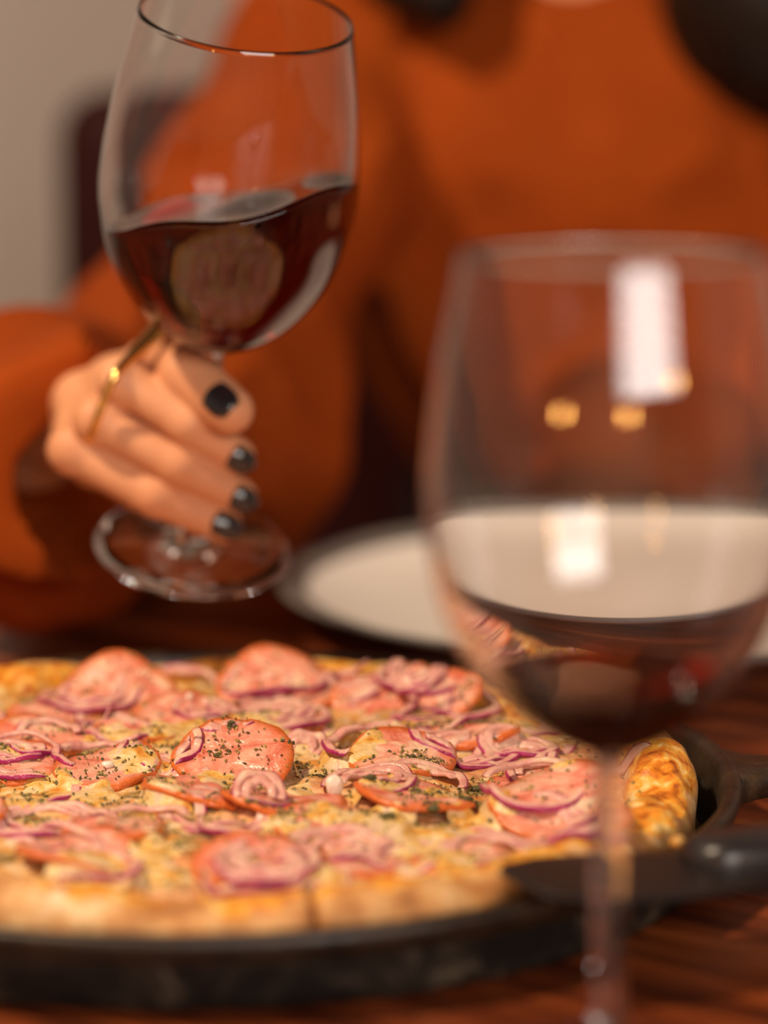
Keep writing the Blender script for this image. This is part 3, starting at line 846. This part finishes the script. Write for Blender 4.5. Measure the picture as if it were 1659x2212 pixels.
def bowl_inner():
    q = [p for p in reversed(GINNER)]          # from the axis upwards
    return np.array(q)
BI = bowl_inner()

def wine_glass(name, base, axis, label, wine_label, plane, gs=1.0, wm=None):
    """base: foot centre, axis: unit vector up the stem, plane(x, y) -> world height of the wine's surface"""
    e = empty(name, base, label, 'wine glass'); e.scale = (gs, gs, gs)
    e.rotation_mode = 'QUATERNION'; e.rotation_quaternion = Vector((0, 0, 1)).rotation_difference(axis)
    V, F = lathe(GPROF, 128)
    g = mesh_obj('glass_body', V, F, M_GLASS, e, world=False)
    bmg = bmesh.new(); bmg.from_mesh(g.data); bmesh.ops.recalc_face_normals(bmg, faces=bmg.faces[:]); bmg.to_mesh(g.data); bmg.free()
    Mx = Matrix.LocRotScale(base, e.rotation_quaternion, Vector((gs, gs, gs)))
    seg = 96; K = 26; Q = 14
    V = []
    top = []
    L = np.concatenate([[0], np.cumsum(np.hypot(*np.diff(BI, axis=0).T))])
    def pt(s, a):
        r = np.interp(s, L, BI[:, 0]) + 0.00035; z = np.interp(s, L, BI[:, 1]) - 0.0001
        return Vector((r * math.cos(a), r * math.sin(a), z))
    for j in range(seg):
        a = 2 * PI * j / seg; lo, hi = 0.0005, L[-1]
        for _ in range(30):
            m_ = (lo + hi) / 2; p = Mx @ pt(m_, a)
            if p.z < plane(p.x, p.y): lo = m_
            else: hi = m_
        top.append(lo)
    V.append((0, 0, BI[0, 1] - 0.0001))
    for i in range(1, K + 1):
        for j in range(seg):
            V.append(tuple(pt(top[j] * (i / K) ** 0.8, 2 * PI * j / seg)))
    rim = [Vector(v) for v in V[-seg:]]; cen = sum(rim, Vector()) / seg; Mi = Mx.inverted()
    for i in range(1, Q):
        u = 1 - i / Q
        for j in range(seg):
            p = Mx @ (cen + (rim[j] - cen) * u); p.z = plane(p.x, p.y); V.append(tuple(Mi @ p))
    p = Mx @ cen; p.z = plane(p.x, p.y); V.append(tuple(Mi @ p))
    F = [(0, 1 + (j + 1) % seg, 1 + j) for j in range(seg)] + [tuple(reversed(f)) for f in grid_faces(K + Q - 1, seg, off=1)]
    l = 1 + (K + Q - 2) * seg
    F += [(l + j, l + (j + 1) % seg, len(V) - 1) for j in range(seg)]
    o = mesh_obj('wine', V, F, wm or M_WINE, e, world=False); o['label'] = wine_label
    b = bmesh.new(); b.from_mesh(o.data); bmesh.ops.recalc_face_normals(b, faces=b.faces[:]); b.to_mesh(o.data); b.free()
    return e

zl = at(1320, 1462, 0.68).z
near = wine_glass('wine_glass', Vector((0.0588, 0.680, T)), Vector((-0.008, 0, 1)).normalized(),
    'tall clear wine glass in the foreground with a little red wine, standing on the table', 'shallow pool of dark red wine', lambda x, y: zl, wm=M_WINE2)
fb = at(415, 1190, 1.07); rc = at(530, 57, 1.0)
axis = (rc - fb).normalized()
wc = at(490, 438, 1.025)
def held_plane(x, y):
    dx, dy = x - wc.x, y - wc.y
    return wc.z + 0.20 * dx + 0.05 * dy + 0.0022 * math.sin(dx * 95 + 0.6) * math.cos(dy * 80 + 0.4)
held = wine_glass('wine_glass', fb, axis, 'tilted wine glass of swirling red wine held up in the hand', 'swirling dark red wine', held_plane, 1.025)

# ------------------------------------------------------------ plate
pl = empty('dinner_plate', (0.116, 1.252, T), 'large round white dinner plate with shade painted on its rim, on the table behind the pizza', 'plate')
pr = [(0, 0.002), (0.085, 0.002), (0.088, 0.0), (0.094, 0.0), (0.098, 0.003), (0.125, 0.0085), (0.150, 0.014), (0.1640, 0.0188)]
V, F = lathe(pr + [(0.1658, 0.0200), (0.1652, 0.0214), (0.1630, 0.0212)] + [(0.1545, 0.0178), (0.150, 0.0163), (0.138, 0.0125), (0.125, 0.0095), (0.105, 0.0070), (0.06, 0.0062), (0, 0.006)], 144)
po = mesh_obj('plate_body', V, F, M_PLATE, pl, world=False)
V, F = lathe([(0.1655, 0.0196), (0.1664, 0.0208), (0.1656, 0.0219), (0.1630, 0.02155), (0.1530, 0.0182), (0.1530, 0.0176), (0.1625, 0.0190), (0.1655, 0.0196)], 144)
mesh_obj('rim_shade_band', V, F, M_PLATESHADE, pl, world=False)  # band whose grey colour holds the shade of the outer wall

# ------------------------------------------------------------ pizza server propped on the pan's rim
A = at(1120, 1935, 0.748); A.z = T + 0.0325
B = Vector((0.235, 0.845, T + 0.0125))
sv = empty('pizza_server', tuple(B), 'black-handled pizza server propped against the front right of the skillet rim', 'server')
dvec = (B - A).normalized(); side = dvec.cross(Vector((0, 0, 1))).normalized(); upv = side.cross(dvec)
LB = (B - A).length
def strip(xs, ws, zs, th_, m, name):
    V = []
    seg = 16
    for x, w_, z, t in zip(xs, ws, zs, th_):
        for k in range(seg):
            a = 2 * PI * k / seg; ca, sa = math.cos(a), math.sin(a)
            V.append(tuple(A + dvec * (x * LB) + side * (w_ * math.copysign(abs(ca) ** 0.5, ca)) + upv * (z + t * math.copysign(abs(sa) ** 0.6, sa))))
    F = grid_faces(len(xs), seg) + [tuple(reversed(range(seg))), tuple(range((len(xs) - 1) * seg, len(xs) * seg))]
    return mesh_obj(name, V, F, m, sv)
strip([0.0, 0.02, 0.08, 0.2, 0.30, 0.36, 0.40], [0.012, 0.018, 0.023, 0.024, 0.020, 0.014, 0.009], [0, 0, 0, 0, 0.0005, 0.002, 0.003], [0.0008, 0.0012, 0.0013, 0.0013, 0.0014, 0.002, 0.0025], M_STEEL, 'blade')
strip([0.27, 0.31, 0.40, 0.55, 0.72, 0.88, 0.97, 1.0], [0.008, 0.011, 0.0120, 0.0120, 0.0125, 0.0125, 0.0105, 0.006], [0.003] * 8, [0.006, 0.0085, 0.0095, 0.0100, 0.0105, 0.0105, 0.0085, 0.004], M_BLACK, 'handle')

# ------------------------------------------------------------ chair
ch = empty('dining_chair', (0.10, 1.95, 0), 'dark maroon leather dining chair behind the person', 'chair')
tl = at(112, 195, 1.90)
hw_ = 0.10 - tl.x
def padded(cx, cy, cz, sx, sy, sz, bev, name, m=M_CHAIR):
    return mesh_obj(name, *box(sx, sy, sz, cx, cy, cz, bev, 5), m, ch)
padded(0.10, 1.945, (tl.z + 0.50) / 2, hw_ * 2, 0.09, tl.z - 0.50, 0.035, 'backrest')
padded(0.10, 1.67, 0.380, hw_ * 2 - 0.04, 0.46, 0.11, 0.035, 'seat')
padded(0.10, 1.68, 0.311, hw_ * 2 - 0.06, 0.46, 0.03, 0.004, 'seat_frame', M_DARKWOOD)
for sx in (-1, 1):
    for yy in (1.48, 1.93):
        mesh_obj('leg', *box(0.04, 0.04, 0.30 if yy < 1.7 else 0.5, 0.10 + sx * (hw_ - 0.06), yy, 0.15 if yy < 1.7 else 0.25, 0.004), M_DARKWOOD, ch, False)

# ------------------------------------------------------------ the person
person = empty('person', (0.10, 1.68, 0.0), 'seated person in a rust-orange knit sweater raising a wine glass, dark hair', 'person')
def cp(a, b, ra, rb, sc=(1, 1, 1)): return (tuple(a), tuple(b), ra, rb, sc)

# right hand
idx = [at(335, 785, 1.084), at(262, 822, 1.046), at(405, 917, 1.0385), at(512, 985, 1.0455)]
mid = [at(245, 825, 1.090), at(212, 908, 1.047), at(385, 1006, 1.0395), at(516, 1072, 1.0475)]
rng = [at(172, 862, 1.098), at(158, 972, 1.053), at(335, 1072, 1.0415), at(484, 1135, 1.0480)]
pky = [at(148, 915, 1.112), at(200, 1005, 1.082), at(300, 1065, 1.068), at(385, 1095, 1.0620)]
thb = [at(185, 885, 1.150), at(325, 795, 1.105), at(405, 808, 1.0450), at(496, 886, 1.0300)]
wri = at(62, 960, 1.160); farm = at(120, 960, 1.27)
fr_ = {'i': [.0086, .0084, .0076, .0071], 'm': [.0087, .0085, .0077, .0072], 'r': [.0087, .0087, .0079, .0072], 'p': [.0088, .0074, .0067, .0058], 't': [.012, .0108, .0106, .0092]}
def chain(P, r): return [cp(P[i], P[i + 1], r[i], r[i + 1]) for i in range(len(P) - 1)]
def hand_fn(P):
    palm = [cp(wri, idx[0], .0150, .0095), cp(wri, mid[0], .0155, .0095), cp(wri, rng[0], .0155, .0093), cp(wri, pky[0], .015, .009),
            cp(idx[0], mid[0], .0075, .0075), cp(mid[0], rng[0], .0075, .0075), cp(rng[0], pky[0], .0075, .0075), cp(farm, wri, .026, .0205), cp(wri, thb[0], .0165, .014)]
    d = union(P, palm, 0.006)
    for c, k in ((idx, 'i'), (mid, 'm'), (rng, 'r'), (pky, 'p')):
        ch_ = chain(c, fr_[k]); f = union(P, ch_, 0.003)
        # slight knuckle bulges and creases
        j = cap_d(P, c[1], c[1] + Vector((0, -0.001, 0.0)), fr_[k][1] * 1.07, fr_[k][1] * 1.07)
        f = sm_min(f, j, 0.004)
        base = union(P, [cp(c[0], c[0] + (c[1] - c[0]) * 0.3, fr_[k][0], fr_[k][0])], 0.003)
        d = sm_min(d, base, 0.005)
        d = sm_min(d, f, 0.0010)
    t_ = union(P, chain(thb, fr_['t']), 0.004)
    d = np.minimum(d, t_) if False else sm_min(d, t_, 0.003)
    base = union(P, [cp(thb[0], thb[0] + (thb[1] - thb[0]) * 0.6, .0125, .0115)], 0.003)
    return sm_min(d, base, 0.008)
allp = np.array([list(p) for p in idx + mid + rng + pky + thb + [wri, farm]])
handV, handF = implicit(hand_fn, allp.min(0) - 0.03, allp.max(0) + 0.03, 0.0011)

# body landmarks
shR = at(690, 70, 1.62); shL = at(1790, 70, 1.62); neckb = (shR + shL) / 2 + Vector((0, 0, 0.03))
elR = at(395, 905, 1.42)
head = neckb + Vector((0, -0.015, 0.180))
elL = at(1990, 830, 1.52); wrL = Vector((0.44, 1.30, T + 0.028))
pelvis = Vector((neckb.x, 1.70, 0.56))
hl = [Vector((0.398, 1.198, T + 0.012)), Vector((0.423, 1.186, T + 0.012)), Vector((0.447, 1.192, T + 0.012)), Vector((0.469, 1.206, T + 0.011))]
def body_fn(P):
    h = head
    d = cap_d(P, neckb - Vector((0, 0, .02)), h - Vector((0, 0, .05)), .056, .050)
    d = sm_min(d, cap_d(P, h + Vector((0, .012, .015)), h + Vector((0, .012, .02)), .083, .083, (1, 1.08, 1.12)), .02)
    d = sm_min(d, cap_d(P, h + Vector((0, -.030, -.045)), h + Vector((0, -.035, -.085)), .056, .030), .03)
    d = sm_min(d, cap_d(P, h + Vector((0, -.082, .004)), h + Vector((0, -.103, -.026)), .008, .013), .010)      # nose
    for s in (-1, 1):
        d = -sm_min(-d, cap_d(P, h + Vector((s * .031, -.098, .004)), h + Vector((s * .033, -.099, .004)), .014, .014), .010)  # sockets
        d = sm_min(d, cap_d(P, h + Vector((s * .083, .015, -.010)), h + Vector((s * .086, .022, .014)), .009, .013, (1, 1, 1)), .005)  # ears
        d = sm_min(d, cap_d(P, h + Vector((s * .020, -.083, .028)), h + Vector((s * .050, -.070, .028)), .010, .009), .010)  # brows
    d = sm_min(d, cap_d(P, shR, shL, .050, .050), .05)
    d = sm_min(d, cap_d(P, neckb + Vector((-.07, .02, -.13)), neckb + Vector((.07, .02, -.13)), .095, .095), .05)
    d = sm_min(d, cap_d(P, neckb + Vector((0, .03, -.25)), pelvis, .078, .100), .06)
    for a, b, ra, rb in ((shR, elR, .046, .038), (elR, farm, .038, .0265), (shL, elL, .046, .038), (elL, wrL, .038, .022)):
        d = sm_min(d, cap_d(P, a, b, ra, rb), .02)
    for f in hl:
        k0 = wrL + (f - wrL) * 0.55 
        d = sm_min(d, cap_d(P, wrL, k0, .018, .012), .010)
        d = sm_min(d, cap_d(P, k0, f + Vector((0, -.03, 0)), .0095, .0072), .003)
    d = sm_min(d, cap_d(P, wrL + Vector((-.015, -.01, 0)), wrL + Vector((-.05, -.055, -.008)), .013, .009), .006)
    return d
bv, bf = implicit(body_fn, (min(elR.x, farm.x) - .08, 1.12, 0.42), (0.53, 1.86, head.z + .14), 0.0045)
bodyV = np.concatenate([handV, bv]); bodyF = handF + [tuple(i + len(handV) for i in f) for f in bf]
body_o = mesh_obj('body', bodyV, bodyF, M_SKIN, person)

# nails
def nail(c, along, normal, L=0.0062, W=0.0048, name='fingernail', label='dark glossy varnished nail'):
    al = along.normalized(); nn = (normal - al * normal.dot(al)).normalized(); sd = al.cross(nn)
    V = []; nu, nv = 9, 9
    for lay in (1, 0):
        for i in range(nu):
            u = -1 + 2 * i / (nu - 1)
            for j in range(nv):
                v = -1 + 2 * j / (nv - 1)
                ww = W * (1 - 0.35 * max(u, 0) ** 3) * (1 - 0.12 * max(-u, 0) ** 3)
                z = -0.0019 * v * v - 0.0010 * u * u + lay * 0.0007
                V.append(tuple(c + al * (u * L * (1 - 0.12 * v * v)) + sd * (v * ww) + nn * z))
    F = grid_faces(nu, nv, False); o_ = nu * nv
    F = [tuple(reversed(f)) for f in F] + [tuple(i + o_ for i in f) for f in grid_faces(nu, nv, False)]
    bd = [i for i in range(nv)] + [r * nv + nv - 1 for r in range(1, nu)] + [(nu - 1) * nv + j for j in range(nv - 2, -1, -1)] + [r * nv for r in range(nu - 2, 0, -1)]
    F += [(bd[k], bd[(k + 1) % len(bd)], bd[(k + 1) % len(bd)] + o_, bd[k] + o_) for k in range(len(bd))]
    o = mesh_obj(name, V, F, M_NAIL, person); o['label'] = label
    b = bmesh.new(); b.from_mesh(o.data); bmesh.ops.recalc_face_normals(b, faces=b.faces[:]); b.to_mesh(o.data); b.free()
    return o
def tipnail(P, r, nrm, back=0.0015, L=0.0060, W=0.0047, push=0.0):
    al = (P[3] - P[2]).normalized(); n_ = Vector(nrm).normalized(); n_ = (n_ - al * n_.dot(al)).normalized()
    nail(P[3] - al * back + n_ * (r + 0.0004 + push), al, n_, L, W)
tipnail(thb, fr_['t'][3], (0.25, -1, 0.05), 0.001, 0.0075, 0.0062)
tipnail(idx, fr_['i'][3], (0.45, -1, -0.25), -0.0005, 0.0056, 0.0052)
tipnail(mid, fr_['m'][3], (0.45, -1, -0.15), -0.0005, 0.0056, 0.0052)
tipnail(rng, fr_['r'][3], (0.25, -1, 0.10), 0.0005, 0.0066, 0.0050)
tipnail(pky, fr_['p'][3], (0.2, -1, 0.2), 0.001, 0.0048, 0.0040)
# face parts
for s in (-1, 1):
    for (nm, r_, dy, m) in (('eye', .0105, 0, M_EYE),):
        bm = bmesh.new(); bmesh.ops.create_uvsphere(bm, u_segments=24, v_segments=16, radius=r_)
        c = head + Vector((s * .031, -.0745, .004))
        V = [tuple(v.co + c) for v in bm.verts]; F = [[v.index for v in f.verts] for f in bm.faces]; bm.free()
        ey = mesh_obj(nm, V, F, m, person)
    V, F = lathe([(0, 0.0012), (0.003, 0.001), (0.0056, 0.0), (0.0050, -0.001), (0, -0.001)], 24)
    c = head + Vector((s * .031, -.0848, .004))
    V = [tuple(Vector((x, -z, y)) + c) for x, y, z in V]; mesh_obj('iris', V, F, M_IRIS, ey)
V, F = tube(spline([head + Vector((-.024, -.077, -.060)), head + Vector((-.010, -.088, -.056)), head + Vector((.0, -.0895, -.058)), head + Vector((.010, -.088, -.056)), head + Vector((.024, -.077, -.060))], 17), [.001, .003, .0045, .005, .0055, .006, .006, .006, .006, .006, .006, .006, .0055, .005, .0045, .003, .001], 12, flat=(0.7, 1))
mesh_obj('lips', V, F, M_LIP, person)

# sweater
cuff = at(85, 965, 1.160); hem = at(60, 1150, 1.185)
def sweater_fn(P):
    nb = neckb
    d = cap_d(P, shR + Vector((0.02, .01, -.02)), shL + Vector((-.02, .01, -.02)), .070, .070)
    chl, chr_ = at(1125, 330, 1.61), at(1420, 330, 1.61)
    d = sm_min(d, cap_d(P, chl, chr_, .108, .108), .04)
    d = sm_min(d, cap_d(P, at(1150, 620, 1.61), at(1430, 620, 1.61), .110, .110), .04)
    d = sm_min(d, cap_d(P, at(1270, 910, 1.62), at(1450, 910, 1.62), .092, .10), .05)
    # right arm (picture left)
    m1 = at(590, 420, 1.50)
    arm = cap_d(P, shR + Vector((0.015, 0, -.01)), m1, .064, .066)
    arm = sm_min(arm, cap_d(P, m1, elR, .066, .080), .03)
    arm = sm_min(arm, cap_d(P, elR, at(55, 975, 1.20), .078, .055), .03)
    arm = sm_min(arm, cap_d(P, at(55, 975, 1.20), at(135, 985, 1.12), .055, .052), .02)
    mn = Vector((.80, -.48, -.22)).normalized(); mc = at(172, 930, 1.10)
    arm = np.maximum(arm, (P - np.array(mc)) @ np.array(mn))
    arm = sm_min(arm, cap_d(P, at(260, 1120, 1.33), at(90, 1165, 1.20), .046, .038), .02)
    arm = sm_min(arm, cap_d(P, at(90, 1165, 1.20), at(215, 1235, 1.17), .036, .020), .02)
    d = sm_min(d, arm, .018)
    d = sm_min(d, cap_d(P, shL, elL, .070, .070), .03)
    d = sm_min(d, cap_d(P, elL, wrL + (elL - wrL) * .22 + Vector((0, 0, .012)), .070, .040), .03)
    # folds
    f = vnoise(P[..., 0] * 13, P[..., 1] * 13, P[..., 2] * 9 + P[..., 0] * 6, 90)
    f = f + 1.3 * (0.5 - np.abs(vnoise(P[..., 0] * 14 + P[..., 2] * 8, P[..., 1] * 16, P[..., 2] * 16 - P[..., 0] * 9, 93)) * 2)
    d = d - 0.0060 * f * np.clip((0.03 - np.abs(d)) / 0.03, 0, 1)
    w1 = np.sin((P[..., 2] * 1.0 + P[..., 0] * 0.8 + P[..., 1] * 0.4) * 95) * np.exp(-(np.linalg.norm((P - np.array(elR + Vector((-0.03, -.08, 0.01)))) / np.array([.14, .14, .10]), axis=-1)) ** 2)
    d = d - 0.0042 * w1
    # cuff opening and inside of the sleeve
    cs = at(95, 985, 1.145)
    cav = cap_d(P, cs, cs + mn * 0.10, .040, .050)
    cav = np.minimum(cav, cap_d(P, at(165, 1075, 1.14), at(215, 1130, 1.12), .022, .026))
    d = np.maximum(d, -cav)
    # neck hole, hem, table clearance
    d = np.maximum(d, -cap_d(P, nb + Vector((0, -.005, .002)), nb + Vector((0, -.02, .12)), .060, .072))
    d = np.maximum(d, (T + 0.030) - P[..., 2] - 10 * np.clip(1.40 - P[..., 1], 0, 1) * 0 - 0 * d) if False else d
    low = np.where(P[..., 1] > 1.475, T - 0.02, T + 0.004)
    d = np.maximum(d, low - P[..., 2])
    return d
sv_, sf_ = implicit(sweater_fn, (-0.33, 1.10, T - 0.04), (0.53, 1.78, neckb.z + 0.10), 0.0038)
mesh_obj('sweater', sv_, sf_, M_KNIT, person)

# trousers
def trouser_fn(P):
    c = pelvis
    d = cap_d(P, c + Vector((-.06, 0, 0.0)), c + Vector((.06, 0, 0)), .125, .125)
    d = sm_min(d, cap_d(P, c, c + Vector((0, -.02, .16)), .12, .105), .05)
    for s in (-1, 1):
        k = c + Vector((s * .11, -.42, .0)); an = k + Vector((0, -.02, -.46))
        hp = c + Vector((s * .085, 0, -.01))
        d = sm_min(d, cap_d(P, hp, k, .088, .062), .03)
        d = sm_min(d, cap_d(P, k, an, .060, .042), .02)
    return d
tv, tf = implicit(trouser_fn, (pelvis.x - .25, 1.15, 0.05), (pelvis.x + .25, 1.86, 0.86), 0.007)
mesh_obj('trousers', tv, tf, M_JEANS, person)
for s in (-1, 1):
    kx = pelvis.x + s * .11
    V, F = implicit(lambda P: np.maximum(sm_min(cap_d(P, (kx, 1.27, .055), (kx, 1.13, .035), .042, .034), cap_d(P, (kx, 1.265, .06), (kx, 1.262, .12), .042, .045), .03), 0.002 - P[..., 2]), (kx - .06, 1.06, -.01), (kx + .06, 1.34, .19), 0.005)
    mesh_obj('boot', V, F, M_CORD, person)

# hair
lockA = [head + Vector((-.075, .0, .0)), head + Vector((-.090, -.03, -.12)), at(950, -20, 1.50)]
lockB = [head + Vector((.075, .0, .0)), head + Vector((.11, -.02, -.14)), at(1690, 0, 1.53), at(1890, 190, 1.55)]
def hair_fn(P):
    h = head
    d = cap_d(P, h + Vector((0, .025, .035)), h + Vector((0, .030, .03)), .098, .098, (1, 1.05, 1.1))
    for s in (-1, 1):
        d = sm_min(d, cap_d(P, h + Vector((s * .078, .02, .03)), h + Vector((s * .088, .03, -.10)), .036, .045), .03)
    d = sm_min(d, cap_d(P, lockA[0], lockA[1], .035, .044), .02); d = sm_min(d, cap_d(P, lockA[1], lockA[2], .044, .020), .02)
    d = sm_min(d, cap_d(P, lockA[1], at(850, -40, 1.52), .04, .016), .02)
    for i in range(3): d = sm_min(d, cap_d(P, lockB[i], lockB[i + 1], (.035, .050, .062)[i], (.050, .062, .050)[i]), .02)
    d = sm_min(d, cap_d(P, h + Vector((0, .07, 0)), h + Vector((0, .11, -.27)), .07, .085), .03)
    face = cap_d(P, h + Vector((0, -.12, -.035)), h + Vector((0, -.075, -.03)), .066, .060, (1, 1, 1.18))
    d = np.maximum(d, -face)
    neck = cap_d(P, h + Vector((0, -.10, -.14)), h + Vector((0, -.06, -.12)), .05, .05)
    d = np.maximum(d, -neck)
    d = d - 0.0012 * np.sin(np.arctan2(P[..., 1] - h.y, P[..., 0] - h.x) * 40 + 3 * vnoise(P[..., 0] * 18, P[..., 1] * 18, P[..., 2] * 10, 5))
    return d
hv, hf = implicit(hair_fn, (head.x - .26, 1.40, T + .15), (head.x + .32, 1.90, head.z + .17), 0.0045)
mesh_obj('hair', hv, hf, M_HAIR, person)

# gold ring across index and middle finger
gp = spline([at(338, 716, 1.060), at(292, 764, 1.047), at(252, 806, 1.0345), at(226, 862, 1.0330), at(203, 925, 1.0345), at(190, 955, 1.050), at(205, 915, 1.085), at(262, 830, 1.100), at(330, 742, 1.100), at(348, 716, 1.080), at(338, 716, 1.060)], 60)[:-1]
rad = [0.0017 + 0.0018 * max(0, 1 - i / 14) for i in range(len(gp))]
rad = [max(r_, 0.0017 + 0.0018 * max(0, 1 - (len(gp) - i) / 6)) for i, r_ in enumerate(rad)]
V, F = tube(gp, rad, 12, closed=True)
ringo = mesh_obj('finger_ring', V, F, M_GOLD); tag(ringo, 'wide gold ring worn across the fingers of the hand holding the glass', 'ring')

# ------------------------------------------------------------ pendant lamps behind the camera (seen as warm points in the glasses)
for i, (x, y, z) in enumerate(((-0.82, -0.55, T + 0.34), (0.20, -0.85, T + 0.36), (0.93, -0.50, T + 0.47))):
    e = empty('pendant_lamp', (x, y, H), ('bare warm bulb on a long black cord at the left, far from the window', 'bare warm bulb hanging in the middle, straight behind the camera', 'bare warm bulb on the shortest cord, at the right')[i], 'lamp', 'bare bulbs hanging behind the camera')
    mesh_obj('cord', *tube([(x, y, H), (x, y, z + 0.075)], 0.003, 8), M_CORD, e)
    V, F = lathe([(0, 0.085), (0.016, 0.085), (0.018, 0.04), (0.014, 0.028), (0, 0.028)], 24); mesh_obj('socket', [(a + x, b + y, c + z) for a, b, c in V], F, M_BRASS, e)
    bm = bmesh.new(); bmesh.ops.create_uvsphere(bm, u_segments=24, v_segments=16, radius=0.028)
    V = [tuple(v.co + Vector((x, y, z))) for v in bm.verts]; F = [[v.index for v in f.verts] for f in bm.faces]; bm.free()
    mesh_obj('bulb', V, F, M_BULB, e)
